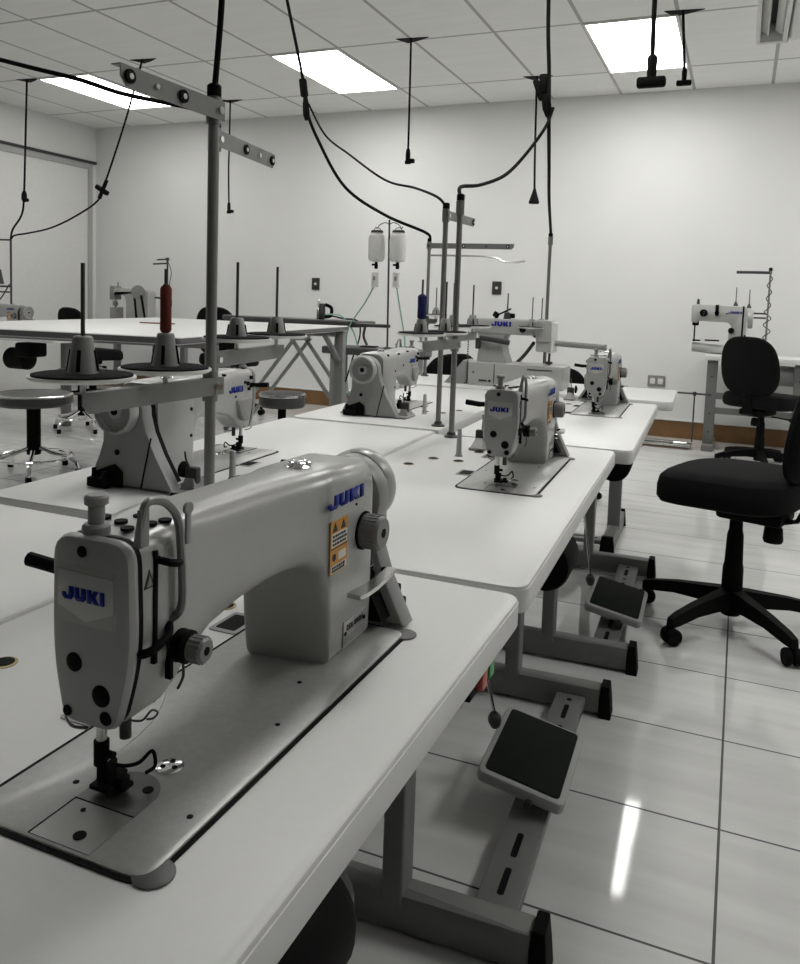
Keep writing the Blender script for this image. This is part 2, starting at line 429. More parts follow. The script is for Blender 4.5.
    # needle, foot
    NX, NY = .067, .101
    MB().cyl((NX,NY,.036),(NX,NY,.075), .0045).build('needle_bar', M_steel, t)
    b = MB(); b.cyl((NX,NY,.026),(NX,NY,.046), .0062); b.cyl((NX,NY-.004,.036),(NX,NY-.013,.036), .003, seg=10); b.build('needle_clamp', M_black, t)
    MB().cyl((NX,NY,.009),(NX,NY,.03), .001, seg=8).build('needle', M_steel, t)
    MB().cyl((NX+.012,NY-.014,.046),(NX+.012,NY-.014,.075), .0048).build('presser_bar', M_dark, t)
    b = MB(); b.box((NX+.003,NY-.003,.020),(.013,.012,.018),.002); b.box((NX+.004,NY-.010,.0105),(.012,.030,.004),.001); b.box((NX+.004,NY-.018,.013),(.010,.008,.010),.001)
    b.box((NX+.016,NY,.0105),(.010,.018,.004),.001); b.box((NX-.006,NY-.006,.0105),(.008,.020,.004),.001)
    b.build('presser_foot', M_black, t)
    MB().tube(spline([(NX+.004,NY-.006,.025),(NX+.012,NY-.014,.021),(NX+.020,NY-.022,.022),(NX+.027,NY-.029,.030),(NX+.027,NY-.032,.018),(NX+.018,NY-.030,.016)],5), .0016).build('finger_guard', M_black, t)
    MB().tube(spline([(NX+.014,NY-.018,.060),(NX+.018,NY-.026,.060),(NX+.022,NY-.032,.068),(NX+.026,NY-.035,.065),(NX+.022,NY-.034,.062),(NX+.018,NY-.030,.062)],5), .0009).build('thread_hook', M_dark, t)
    MB().tube(spline([(NX-.012,NY+.020,.072),(NX-.016,NY+.022,.068),(NX-.016,NY+.014,.062),(NX-.010,NY+.004,.060)],5), .0014).build('wire_guard', M_steel, t)
    MB().tube(spline([(.100,.052,.13),(.101,.058,.10),(.092,.068,.06),(.066,.094,.03)],6), .0003, 5).build('thread', M_bottle, t)
    # front of the column
    logo('front_logo', .088, .0150, frame((.381,.0404,.1870), (1,0,.0), (.1,0,1)), M_blue, t)
    sk = MB().prism(rrect(.344,.106,.385,.166,.001,1), 'y', .0402, .0412).build('warning_sticker', M_orange, t)
    b = MB(); b.span((.3460,.0398,.137),(.3830,.0403,.152)); b.span((.3460,.0398,.1075),(.3830,.0403,.116)); b.span((.363,.0398,.120),(.381,.0403,.129)); b.build('sticker_panels', M_white, sk)
    b = MB()
    for x in (.354,.374): b.prism([(x-.006,.154),(x+.006,.154),(x,.164)], 'y', .0398, .0403)
    b.prism(circ(.353,.125,.0042,14), 'y', .0398, .0403)
    b.span((.345,.0399,.1345),(.384,.0404,.1358))
    random.seed(2)
    for row in (.1490,.1445,.1400,.1137,.1100):
        x = .348
        while x < .378:
            w_ = random.uniform(.002,.005); b.span((x,.0394,row-.0014),(x+w_,.0399,row+.0014)); x += w_+.0015
    b.build('sticker_print', M_ink, sk)
    pl = MB().prism(rrect(.381,.010,.438,.0405,.002,2), 'y', .0395, .0412, .0005).build('model_plate', mat('plate_alu', (.42,.42,.41), .35, .6, noise=.03), t)
    b = MB(); b.span((.384,.0391,.0125),(.4355,.0396,.0215)); b.build('plate_field', M_gpaint, pl)
    text('plate_text', 'DDL-8300N', .0088, frame((.4095,.0392,.0315), (1,0,0), (0,0,1)), M_ink, pl, 1.0, .02)
    b = MB()
    for x, zz in ((.385,.026),(.4345,.029)): b.prism(circ(x, zz, .0026, 12), 'y', .0388, .0396)
    b.build('plate_screws', M_black, pl)
    d = MB(); d.lathe([(.017,0),(.020,.002),(.020,.022),(.0175,.026),(.006,.0262)], (.429,.041,.1365), (0,-1,0), 36)
    for i in range(26):
        a = 2*PI*i/26; d.box((.429+.020*math.cos(a), .028, .1365+.020*math.sin(a)), (.002,.018,.002), 0, (0,-a,0))
    dd = d.build('stitch_dial', M_knob, t)
    MB().cyl((.429,.0155,.1365),(.429,.0142,.1365), .0055).build('dial_hole', M_black, dd)
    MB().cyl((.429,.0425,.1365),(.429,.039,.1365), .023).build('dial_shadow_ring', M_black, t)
    MB().prism(circ(.407,.173,.0016,10), 'y', .0398,.0412).build('dial_mark', M_black, t)
    lv = MB(); lv.loft([[(x, y+dy, z+dz) for dy, dz in ((-w,-.0025),(w,-.0025),(w,.0025),(-w,.0025))] for x, y, z, w in
        ((.486,.040,.070,.006),(.478,.024,.077,.0065),(.435,.017,.080,.0065),(.395,.013,.083,.008),(.358,.011,.087,.0095),(.345,.011,.0885,.008))])
    lv.build('reverse_lever', M_steel, t)
    # oil cap on the arm
    b = MB(); b.lathe([(.015,0),(.015,.002),(.011,.004),(.010,.006),(.006,.008)], (.362,.092,.2185)); 
    for q in range(5): b.lathe([(.004,0),(.004,.007),(.002,.008)], (.362+.010*math.cos(q*1.256), .092+.010*math.sin(q*1.256), .2185), seg=10)
    b.build('oil_cap', M_chrome, t)
    # rear panel
    logo('rear_logo', .062, .0150, frame((.150,.1385,.176), (-1,0,0), (0,0,1)), M_blue, t)
    b = MB()
    for x, zz, r in ((.075,.200,.005),(.090,.186,.005),(.105,.190,.004),(.085,.172,.004),(.075,.178,.004),(.15,.158,.003),(.2,.215,.003),(.25,.165,.003),(.30,.21,.003),(.34,.15,.004),(.34,.09,.004),(.41,.21,.004)):
        MB().cyl((x, .130, zz), (x, .1372+.0065*max(0,min(1,(x-.12)/.2)), zz), r, seg=12).build('rear_screw', M_black, t)

    bx = MB(); bx.loft([[(x, y, zz) for x, zz in rpoly([(.075+a,.150-a),(.150-a,.150-a),(.118,.092+a),(.085+a,.092+a)], .012, 4)] for a, y in ((0,.130),(0,.139),(.004,.142))])
    bx.build('rear_cover', M_panel, t)
    # belt cover, hand wheel
    cv = [(.096+.052*math.cos(math.radians(200-205*k/14)), .159+.052*math.sin(math.radians(200-205*k/14))) for k in range(15)]
    cv = cv + [(.158,.120),(.180,.075),(.208,.030),(.224,.0035),(.006,.0035),(.020,.031),(.035,.062),(.046,.095),(.046,.120)]
    cv = cv[::-1]
    MB().prism(inset(cv,.012), 'x', .457, .490).build('cover_inside_shade', M_black, t)  # black block painting in the unlit hollow between column and cover
    MB().prism(cv, 'x', .482, .515, .005).build('belt_cover', M_panel, t)
    b = MB(); b.tube([(.5155,.170,.112),(.5155,.158,.060),(.5155,.146,.006)], .0018, 6); b.cyl((.512,.085,.075),(.517,.085,.075),.006,seg=14); b.build('cover_seam', M_black, t)
    MB().prism([(.028,.0035),(.10,.0035),(.10,.035),(.08,.05),(.028,.03)], 'x', .51, .524, .004).build('cover_foot', M_black, t)
    hw = MB().lathe([(.02,0),(.046,.001),(.049,.006),(.049,.022),(.046,.028),(.043,.028),(.042,.018),(.022,.010),(.016,.012),(.0155,.020),(.004,.021)], (.517,.096,.164), (1,0,0), 40).build('hand_wheel', M_enamel, t)
    MB().lathe([(.002,0),(.040,0),(.041,.0015),(.017,-.0005)], (.5325,.096,.164), (1,0,0), 32).build('wheel_dish', M_panel, hw)
    MB().cyl((.537,.096,.164),(.5395,.096,.164), .008).build('wheel_hub', M_black, hw)
    b = MB()
    for z_ in (.062,.080,.052): b.cyl((.470,.046+.01*(z_>.07),z_),(.470,.036+.01*(z_>.07),z_),.003,seg=10)
    b.build('bright_screws', M_chrome, t)
    # oil pan latch behind the hinge side
    b = MB(); b.box((.530,.052,.012),(.022,.05,.020),.003); b.cyl((.528,.036,.012),(.528,.036,.04),.005,seg=10); b.cyl((.536,.07,.012),(.536,.07,.036),.006,seg=10); b.build('belt_guard_bracket', M_black, t)
    return t

def bobbin_winder(label):
    t = thing('bobbin_winder', label, 'bobbin winder', (0,0,0), 0, 'small bobbin winders behind the machines')
    b = MB(); b.box((0,0,.004),(.10,.045,.008),.003); b.loft([[(-.045+.0*k,-.018,.008),(.02,-.018,.008),(.02,.018,.008),(-.045,.018,.008)],[(-.02,-.01,.03),(.012,-.01,.03),(.012,.01,.03),(-.02,.01,.03)]]); b.build('base', M_panel, t)
    MB().lathe([(.008,0),(.017,.001),(.017,.007),(.010,.009),(.004,.010)], (.0,-.018,.045), (0,-1,0)).build('wheel', M_black, t)
    b = MB(); b.box((0,0,.035),(.018,.03,.035),.004); b.build('housing', M_dark, t)
    MB().lathe([(.004,0),(.006,.001),(.006,.003),(.001,.004)], (.0,-.028,.045), (0,-1,0)).build('spindle', M_steel, t)
    b = MB(); b.tube([(.01,0,.05),(.03,.004,.075),(.036,.006,.09)], .002); b.build('latch', M_dark, t)
    return t

# ------------------------------------------------------------------ sewing table
# local: origin at the operator's front-left corner on the floor, X to the operator's right, Y away
def sewing_table(label, L=1.235, W=.555, name='sewing_table', pins=True, inset_=.115):
    t = thing(name, label, 'table', (0,0,0), 0, 'white industrial sewing tables')
    tp = MB().prism(rpoly([(0,0),(L,0),(L,W),(0,W)], [.03,.03,.004,.004], 6), 'z', TZ-.042, TZ, .004).build('tabletop', M_lam, t)
    MB().prism(rpoly([(-.0014,-.0014),(L+.0014,-.0014),(L+.0014,W+.0014),(-.0014,W+.0014)], [.0314,.0314,.005,.005], 6), 'z', TZ-.038, TZ-.005, .0008).build('edge_band', M_edge, tp)
    X1, X2 = .17, L-inset_
    for x in (X1, X2):
        MB().prism(rrect(x-.03, .222, x+.03, .262, .006, 3), 'z', .06, TZ-.042).build('leg', M_legpaint, t)
        f = MB().prism(rrect(x-.026, -.008, x+.026, .53, .004, 3), 'z', .008, .078, .004).build('foot_bar', M_legpaint, t)
        for y0, y1 in ((-.040, -.006), (.528, .552)):
            b = MB(); b.loft([rr3(x, y0, y1, .0, .034, .004), rr3(x, y0+.004, y1, .05, .03, .004), rr3(x, y0+.008, y1-.004, .088, .026, .004)])
            b.build('end_cap', M_black, f)
        MB().span((x-.03, .06, TZ-.075), (x+.03, .49, TZ-.0425), .004).build('top_bracket', M_legpaint, t)
    # stretcher with adjusting slots
    s = MB().prism(rrect(X1+.026, .03, X2-.026, .11, .004, 2), 'z', .03, .05, .002).build('stretcher', M_legpaint, t)
    for x in (X1+.12, X1+.23, X2-.30, X2-.13): MB().prism(rrect(x-.038, .064, x+.038, .077, .006, 4), 'z', .0495, .0508).build('slot', M_black, s)
    for x in (X2-.06, X2-.215): MB().prism(circ(x, .07, .007, 12), 'z', .0495, .0508).build('bolt_hole', M_black, s)
    # pedal, tilted towards the operator
    px = .635
    pd = bpy.data.objects.new('pedal', None)
    R = Matrix.Rotation(math.radians(11), 3, 'X') @ Matrix.Rotation(math.radians(-3), 3, 'Y')
    org = Vector((px, .088, .118))
    def tl(poly, z0, z1, bev=0):
        b = MB(); b.prism(poly, 'z', z0, z1, bev)
        for v in b.bm.verts: v.co = R @ v.co + org
        return b
    pd = tl(rrect(-.140, -.097, .140, .097, .02, 4), -.028, 0, .008).build('pedal', mat('pedal_paint', (.36,.36,.35), .45, noise=.03), t)
    tl(rrect(-.126, -.083, .126, .083, .012, 4), .0, .003, .001).build('pedal_mat', M_rubber, pd)
    b = MB(); b.span((px-.05, .05, .045), (px-.0, .10, .09), .004); b.cyl((px-.15,.07,.082),(px+.12,.07,.082),.008,seg=12); b.build('pedal_bracket', M_dark, pd)
    # rod to the clutch motor
    r = MB(); r.cyl((px+.035, .190, .165), (px-.20, .21, .57), .004, seg=10).build('pedal_rod', M_steel, t)
    MB().lathe([(.012,-.015),(.016,0),(.016,.01),(.010,.022)], (px+.037,.190,.150), (-.45,0.03,1), 14).build('rod_joint', M_dark, t)
    # motor under the top
    mo = MB().lathe([(.03,0),(.056,.004),(.060,.012),(.060,.13),(.054,.145),(.03,.15)], (px-.010, .087, TZ-.17), (1,0,0), 28).build('motor', M_black, t)
    b = MB(); b.span((px+.01,.06,TZ-.12),(px+.10,.115,TZ-.043)); b.cyl((px+.135,.087,TZ-.17),(px+.16,.087,TZ-.17),.04); b.build('motor_bracket', M_dark, mo)
    # switch box under the front edge
    sb = MB().span((L-.132, .042, TZ-.118), (L-.012, .12, TZ-.044), .004).build('switch_box', M_panel, t)
    MB().span((L-.125, .032, TZ-.110), (L-.019, .043, TZ-.050), .002).build('switch_face', M_black, sb)
    MB().span((L-.102, .022, TZ-.104), (L-.080, .034, TZ-.056), .003).build('red_button', M_redb, sb)['label'] = 'red stop button'
    MB().span((L-.062, .024, TZ-.104), (L-.040, .034, TZ-.056), .003).build('green_button', M_green, sb)['label'] = 'green start button'
    if pins:
        # items let into the top behind the machine bed
        for x in (.72, .955):
            h = MB().prism(rrect(x-.03, .278, x+.03, .318, .006, 3), 'z', TZ-.001, TZ+.0012, .0004).build('hinge_plate', M_panel, t)
            MB().prism(rrect(x-.022, .284, x+.022, .312, .003, 2), 'z', TZ+.0012, TZ+.0016).build('hinge_slot', M_black, h)
        for x, y in ((.75, .458), (.85, .425), (.85, .357), (.997, .342)):
            g = MB().lathe([(.0145,0),(.0145,.0010),(.0115,.0014)], (x,y,TZ-.0002), seg=20).build('grommet', M_brass, t)
            MB().prism(circ(x, y, .0113, 18), 'z', TZ+.0010, TZ+.0017).build('grommet_hole', M_black, g)
        MB().lathe([(.012,0),(.0085,.004),(.0075,.01),(.006,.07),(.005,.073)], (.915,.376,TZ), seg=16).build('head_rest_pin', mat('pin_grey', (.42,.42,.41), .5, noise=.03), t)
    return t
def rr3(x, y0, y1, z, hw, r): return [(a, b_, z) for a, b_ in rrect(x-hw, y0, x+hw, y1, r, 3)]

# ------------------------------------------------------------------ thread stand; local +X is the way its arms reach
def thread_stand(label, h=.72, zb=.265, sp=(.10,.29), top=.19, side=1, ch=.037):
    t = thing('thread_stand', label, 'thread stand', (0,0,0), 0, 'thread stands on the tables')
    MB().cyl((0,0,0),(0,0,h), .0085, seg=18).build('pole', M_pole, t)
    MB().lathe([(.022,0),(.022,.004),(.014,.008),(.011,.016)], (0,0,0)).build('base_flange', M_dark, t)
    b = MB(); b.lathe([(.0112,0),(.0112,.016),(.008,.019)], (0,0,h-.008)); b.build('pole_cap', M_black, t)
    def channel(z, x0, x1, hh, nm):
        b = MB(); y = -.012*side
        b.prism([(x0,z-hh),(x1-.012,z-hh),(x1,z-hh+.012),(x1,z+hh),(x0,z+hh)], 'y', y-.0016, y)
        b.span((x0, y-.0008, z+hh-.0016), (x1, y+.016*side, z+hh))
        return b.build(nm, M_pole, t)
    if top:
        a = channel(h-.030, -.012, top, .0145, 'guide_arm')
        for x in (top*.42, top*.93):
            g = MB().lathe([(.0095,0),(.0095,.003),(.004,.0035)], (x, -.0135*side, h-.030), (0,-side,0), 16).build('thread_eyelet', M_black, a)
            MB().lathe([(.004,0),(.004,.0044)], (x, -.0135*side, h-.030), (0,-side,0), 12).build('eyelet_core', M_white, g)
        for x, r in ((top*.68,.004),(0,.006)): MB().cyl((x,-.016*side,h-.030),(x,-.013*side,h-.030),r,seg=12).build('arm_bolt', M_chrome, a)
        MB().lathe([(.012,-.02),(.012,.02)], (0,0,h-.030)).build('arm_clamp', M_pole, t)
    else:
        b = MB(); b.lathe([(.0125,-.02),(.0125,.02)], (0,0,h-.030)); b.box((-.016,0,h-.012),(.012,.008,.05),.002,(0,-.4,0)); b.build('cable_clip', M_pole, t)
    s = channel(zb, -.02, sp[-1]+.012, .014, 'spool_arm')
    MB().cyl((0,-.020*side,zb),(0,-.013*side,zb),.006,seg=12).build('arm_bolt', M_chrome, s)
    b = MB(); b.lathe([(.0125,-.024),(.0125,.024)], (0,0,zb)); b.build('spool_arm_clamp', M_pole, t)
    for x in sp:
        d = MB(); d.cyl((x,0,zb+.012),(x,0,zb+.036),.004,seg=10); d.lathe([(.012,.0),(.062,.004),(.067,.007),(.067,.010),(.062,.010)], (x,0,zb+.026), seg=36)
        dd = d.build('spool_disc', M_trimwhite, t)
        MB().lathe([(.063,0),(.063,.003),(.058,.004)], (x,0,zb+.0355), seg=36).build('felt_pad', M_fabric, dd)
        c = MB(); k = ch/.05; c.lathe([(.020,0),(.019,.004),(.0125,ch-.002),(.0105,ch)], (x,0,zb+.038), seg=20)
        cc = c.build('cone_holder', M_gpaint, t)
        b = MB()
        for q in range(4):
            a_ = q*PI/2+.5; b.box((x+.0168*math.cos(a_), .0168*math.sin(a_), zb+.038+.018*k), (.004,.0045,.028*k), 0, Euler((0,-.16,0)).to_matrix() if False else Matrix.Rotation(a_,3,'Z') @ Matrix.Rotation(-.16,3,'Y'))
        b.build('holder_slots', M_black, cc)
        MB().cyl((x,0,zb+.036+ch),(x,0,zb+.182),.0028,seg=10).build('spool_pin', M_dark, t)
    return t

def thread_spool(label, m, loc, r, h):
    b = MB(); b.lathe([(r*.8,0),(r,.004),(r*.96,h*.5),(r,h-.004),(r*.75,h)], (0,0,0), seg=24)
    n = 16
    o = thing('thread_spool', label, 'thread spool', loc)
    b.build('thread_winding', m, o)
    MB().lathe([(r*.55,-.001),(r*.55,h+.002),(.003,h+.003)], (0,0,0), seg=16).build('spool_core', M_ink, o)
    return o

# ------------------------------------------------------------------ row poses
A2 = math.radians(2.1); A1 = math.radians(1.9)
def tpose(p, rz):                                    # helper: local table point -> world
    def f(x, y, z=0):
        return (p[0]+x*math.cos(rz)-y*math.sin(rz), p[1]+x*math.sin(rz)+y*math.cos(rz), z)
    return f
RT1 = PI/2; RT = PI/2 + A2; RL = -PI/2 + A1
T1 = (-.261, -.130); T2 = (-.262, 1.121); T3 = (-.262, 2.370)
L2 = (-1.402, 2.352); L3 = (-1.443, 3.612); L1 = (-1.352, 1.098)

st = sewing_table('white sewing table nearest the viewer, under the big front machine', L=1.225, W=.549)
st.location = (*T1, 0); st.rotation_euler = (0,0,RT1)
s = dup(st, (*T2, 0), RT, 'second white table on the right, holding the middle front-facing machine')
drop(s, 'switch_box')
s = dup(st, (*T3, 0), RT, 'third white table on the right, holding the small far front-facing machine')
drop(s, 'switch_box')
for ch in s.children:
    if ch.name.split('.')[0] in ('pedal', 'pedal_rod', 'rod_joint'): ch.location.x -= .15; ch.location.y -= .03
    if ch.name.split('.')[0] == 'motor': ch.location.y += .025
sl = sewing_table('bare white table at the left edge, left of the nearest machine', L=1.225, W=.534)
sl.location = (-1.349, 1.093, 0); sl.rotation_euler = (0,0,-PI/2)
drop(sl, 'switch_box')
s = dup(sl, (*L2, 0), RL, 'white table on the left under the machine seen from behind beside the big pole')
s = dup(sl, (*L3, 0), RL, 'white table on the left under the small distant machine seen from its wheel end')

sm = sewing_machine('large grey sewing machine in the foreground with blue lettering and orange sticker')
f1 = tpose(T1, RT1); sm.location = f1(.5505, .095, TZ); sm.rotation_euler = (0,0,RT1)
f2 = tpose(T2, RT); f3 = tpose(T3, RT); g2 = tpose(L2, RL); g3 = tpose(L3, RL)
dup(sm, f2(.560,.100,TZ), RT, 'white sewing machine facing the viewer on the second right-hand table')
dup(sm, f3(.680,.110,TZ), RT, 'small white sewing machine facing the viewer on the farthest right-hand table')
dup(sm, g2(.545,.105,TZ), RL, 'sewing machine seen from behind with hand wheel, left of the tall near pole')
dup(sm, g3(.575,.115,TZ), RL, 'sewing machine with round hand wheel towards viewer, below the hanging white bottles')

bw = bobbin_winder('small black bobbin winder beside the second right-hand table machine')
bw.location = f2(.560+.50,.355,TZ); bw.rotation_euler = (0,0,RT)
dup(bw, f3(.680+.50,.365,TZ), RT, 'small black bobbin winder behind the farthest right-hand table machine')
dup(bw, g2(.545+.47,.345,TZ), RL, 'small black bobbin winder at the base of the machine by the near pole')
dup(bw, g3(.575+.46,.345,TZ), RL, 'small black bobbin winder at the base of the machine under the bottles')

# thread stands
ts = thread_stand('tall grey thread stand nearest the viewer, with a red spool on it', h=.725, zb=.262, sp=(.108,.268), top=.215, side=-1, ch=.05)
ts.location = (-.781, 1.072, TZ); ts.rotation_euler = (0,0,-PI/2-.02)
t2s = thread_stand('tall grey thread stand in mid-table carrying the blue spool, right one of the pair', h=.718, zb=.285, sp=(.08,.25), top=0, side=-1)
t2s.location = (-.789, 2.297, TZ); t2s.rotation_euler = (0,0,-PI/2-.05)
l2s = thread_stand('tall grey thread stand hidden right behind the nearest one, empty pins to its right', h=.715, zb=.29, top=.235)
l2s.location = (-.888, 1.222, TZ); l2s.rotation_euler = (0,0,PI/2+.14)
dup(l2s, (-.898, 2.476, TZ), PI/2-.04, 'tall grey thread stand in mid-table, left one of the pair of poles')
t4s = thread_stand('slim grey thread stand at the right end of the box-bed machine', h=.765, zb=.262, sp=(.09,.25), top=0, side=-1)
t4s.location = (-.925, 4.13, TZ); t4s.rotation_euler = (0,0,-PI/2-.06)
far = thread_stand('slim grey thread stand with a long top arm behind the pair of poles', h=.735, zb=.30, top=.46, sp=(.05,))
far.location = (-1.575, 4.10, TZ); far.rotation_euler = (0,0,.10)
b = MB(); b.tube(spline([(0,.0,.655),(.25,0,.655),(.36,-.0,.648),(.40,0,.63),(.46,0,.625),(.52,0,.632)],5), .005); b.build('wire_arm', M_steel, far)

c, sn = math.cos(-PI/2-.02), math.sin(-PI/2-.02)
thread_spool('dark red spool of thread on the nearest thread stand', M_red, (-.781+.108*c, 1.072+.108*sn, TZ+.262+.089), .0085, .068)
c, sn = math.cos(-PI/2-.05), math.sin(-PI/2-.05)
thread_spool('dark blue spool of thread on the mid-table stand', M_bluethread, (-.789+.25*c, 2.297+.25*sn, TZ+.285+.076), .0125, .064)

# ------------------------------------------------------------------ cross table with the box-bed machine
T4 = (-1.60, 3.685)
bt = sewing_table('white table set crosswise at the far end under the box-bed machine', L=1.345, W=.56, pins=False, inset_=.245)
drop(bt, 'switch_box'); bt.location = (*T4, 0); bt.rotation_euler = (0,0,.036)
t = thing('sewing_machine', 'large white box-bed machine with long arm, standing crosswise at the far table', 'sewing machine', (-1.24, 3.82, TZ), .02)
bx = MB().prism(rrect(0,0,.475,.20,.012,3), 'z', .0, .105, .005).build('bed_box', M_enamel, t)
MB().span((.135,-.003,.012),(.138,.001,.10)).build('bed_seam', M_ink, bx)
MB().span((.06,-.003,.02),(.1,.001,.028)).build('nameplate', M_ink, bx)
MB().span((.30,-.003,.085),(.42,.001,.089)).build('bed_seam', M_ink, bx)
for x, z_, r in ((.03,.06,.004),(.40,.05,.01),(.115,.024,.006)): MB().cyl((x,-.004,z_),(x,.001,z_),r,seg=14).build('screw', M_ink, bx)
b = MB(); b.loft([[(x0,.05,z),(x1,.05,z),(x1,.17,z),(x0,.17,z)] for x0,x1,z in ((.03,.185,.105),(.035,.165,.15),(.04,.155,.20),(.03,.17,.235),(.01,.20,.255),(0,.22,.275))])
b.prism(rrect(0,.235,.36,.305,.02,4), 'y', .045, .175, .01); b.prism(rrect(.325,.21,.40,.308,.016,4), 'y', .035, .18, .008)
b.build('arm', M_enamel, t)
MB().prism(rrect(.325,.165,.40,.225,.01,3), 'y', .045, .165, .006).build('head', M_enamel, t)
MB().prism(rrect(.375,.16,.41,.30,.01,3), 'y', .05, .16, .006).build('face_plate', M_trimwhite, t)
logo('logo', .10, .022, frame((.150,.044,.283), (1,0,0), (0,0,1)), M_blue, t)
b = MB(); b.cyl((.385,.10,.105),(.385,.10,.165),.006); b.box((.385,.10,.115),(.03,.03,.012),.002); b.build('presser_foot', M_dark, t)
b = MB(); b.cyl((.26,.035,.262),(.26,.046,.262),.015); b.build('arm_port', M_black, t)
b = MB(); b.tube([(.05,.03,.215),(.12,.02,.21),(.2,.03,.20)],.012,10); b.box((.04,.03,.19),(.025,.02,.05),.004); b.build('looper_drive', M_dark, t)
b = MB(); b.tube([(.10,.11,.305),(.12,.11,.325),(.18,.11,.352)],.004,8); b.box((.105,.11,.322),(.03,.02,.026),.005,(0,.5,0)); b.box((.185,.11,.320),(.028,.03,.022),.004); b.build('top_lever', M_black, t)
b = MB()
for k in range(22): b.lathe([(.004,0),(.004,.006),(.002,.0085)], (-.005,.01,.004+k*.011), seg=8)
b.build('drive_chain', M_dark, t)
b = MB(); b.prism([(-.13,0),(-.02,0),(-.0,.04),(.0,.10),(-.03,.11)], 'y', .02, .16, .004); b.build('belt_guard', M_panel, t)
b = MB(); b.cyl((.41,.10,.205),(.64,.14,.195),.013,seg=16); b.cyl((.640,.14,.195),(.652,.142,.194),.016,seg=16); b.cyl((.625,.138,.18),(.625,.138,.13),.0035,seg=8); b.build('feed_tube', M_gpaint, t)
b = MB(); b.tube(spline([(.30,.12,.20),(.24,.20,.14),(.18,.26,.09)],6),.009,8); b.build('knee_rod', M_dark, t)
b = MB(); b.box((.44,.03,.03),(.04,.04,.03),.006); b.cyl((.43,.0,.02),(.43,-.02,.02),.012); b.build('tension_unit', M_knob, t)

t.scale = (1, 1, 1.09)
MB().lathe([(.02,0),(.015,.03),(.004,.034),(.003,.12)], (.165,.10,.303), seg=14).build('spool_pin', M_dark, t)
# ------------------------------------------------------------------ office chairs
def slab(poly, a, b, bev, R, org, axis='z'):
    m = MB(); m.prism(poly, axis, a, b, bev)
    for v in m.bm.verts: v.co = R @ v.co + Vector(org)
    return m
def office_chair(label, arms=False):
    # faces local +X
    t = thing('office_chair', label, 'chair', (0,0,0), 0, 'black office chairs')
    hub = MB().lathe([(.032,.05),(.034,.06),(.034,.15),(.028,.17)], (0,0,0)).build('hub', M_black, t)
    for k in range(5):
        a = math.radians(72*k); R = Matrix.Rotation(a, 3, 'Z')
        b = MB()
        secs = []
        for x, w, z0, z1 in ((.02,.030,.075,.145),(.10,.026,.082,.135),(.20,.021,.080,.122),(.29,.018,.066,.104),(.325,.015,.062,.092)):
            secs.append([tuple(R @ Vector(p)) for p in ((x,-w,z0),(x,w,z0),(x,w*.75,z1),(x,-w*.75,z1))])
        b.loft(secs); l = b.build('base_leg', M_black, t)
        cst = MB()
        c0 = R @ Vector((.315,0,.030)); ax = R @ Vector((.35,1,0)).normalized()
        for sgn in (-1, 1):
            cst.lathe([(.006,-.011),(.026,-.011),(.029,-.006),(.029,.006),(.026,.011),(.006,.011)], c0 + ax*sgn*.016, ax, 20)
        cst.cyl(c0, R @ Vector((.315,0,.075)), .010, seg=12)
        cst.build('caster', M_black, l)
    MB().lathe([(.036,.14),(.035,.22),(.031,.24),(.028,.34),(.023,.36),(.022,.41)], (0,0,0)).build('gas_column', M_black, t)
    b = MB(); b.box((-.06,0,.435),(.22,.18,.05),.015); b.cyl((-.05,-.10,.41),(-.05,-.24,.40),.006,seg=10); b.lathe([(.012,-.02),(.014,.02)],(-.05,-.25,.40),(0,1,0),12)
    b.build('mechanism', M_black, t)
    MB().lathe([(.030,0),(.034,.01),(.030,.05),(.022,.06)], (-.12,-.02,.335), seg=18).build('tension_knob', M_black, t)
    # seat cushion with a waterfall front
    def seat(u, v):
        ang = 2*PI*u
        return None
    secs = []
    for z, g in ((.462,.86),(.470,.95),(.490,1.0),(.530,1.0),(.560,.97),(.574,.90),(.580,.70)):
        ring = []
        for i in range(40):
            a = 2*PI*i/40; ca, sa = math.cos(a), math.sin(a)
            x = .25*math.copysign(abs(ca)**.55, ca)*g; y = .245*math.copysign(abs(sa)**.55, sa)*g
            dz = -.020*max(0, x/.25)**2 + .012*max(0, -x/.25)**2
            ring.append((x*.95+.012, y, z+dz))
        secs.append(ring)
    MB().loft(secs).build('seat', M_fabric, t)
    secs = []
    for dx, g in ((-.030,.88),(-.022,.96),(-.004,1.0),(.012,.98),(.022,.90),(.026,.7)):
        ring = []
        for i in range(40):
            a = 2*PI*i/40; ca, sa = math.cos(a), math.sin(a)
            y = .215*math.copysign(abs(ca)**.62, ca)*g; z = .225*math.copysign(abs(sa)**.66, sa)*g
            y *= 1 - .10*max(0, z/.225)
            bow = -.03*(1-(y/.22)**2)
            ring.append((-.215+dx+bow-.10*(z/.225)*.4, y, .79+z))
        secs.append(ring)
    MB().loft(secs).build('backrest', M_fabric, t)
    b = MB(); b.loft([[(x,-w,z),(x,w,z),(x+.014,w,z),(x+.014,-w,z)] for x, w, z in ((-.12,.035,.40),(-.21,.035,.43),(-.245,.032,.52),(-.235,.035,.66),(-.222,.06,.76))])
    b.build('back_bracket', M_black, t)
    b = MB(); b.lathe([(.02,0),(.024,.01),(.02,.03)], (-.26,0,.56), (-1,0,0), 16); b.build('back_knob', M_black, t)
    return t
oc = office_chair('black office chair in the right foreground facing the tables')
oc.location = (.030, 3.07, 0); oc.rotation_euler = (0,0,math.radians(163))
dup(oc, (.18, 6.42, 0), math.radians(62), 'black office chair with its back to us at the wall machine on the right').scale = (1.0,1.0,.945)
dup(oc, (-1.87, 4.90, 0), math.radians(150), 'black chair back showing behind the pair of thread poles').scale = (1.0,1.0,.80)
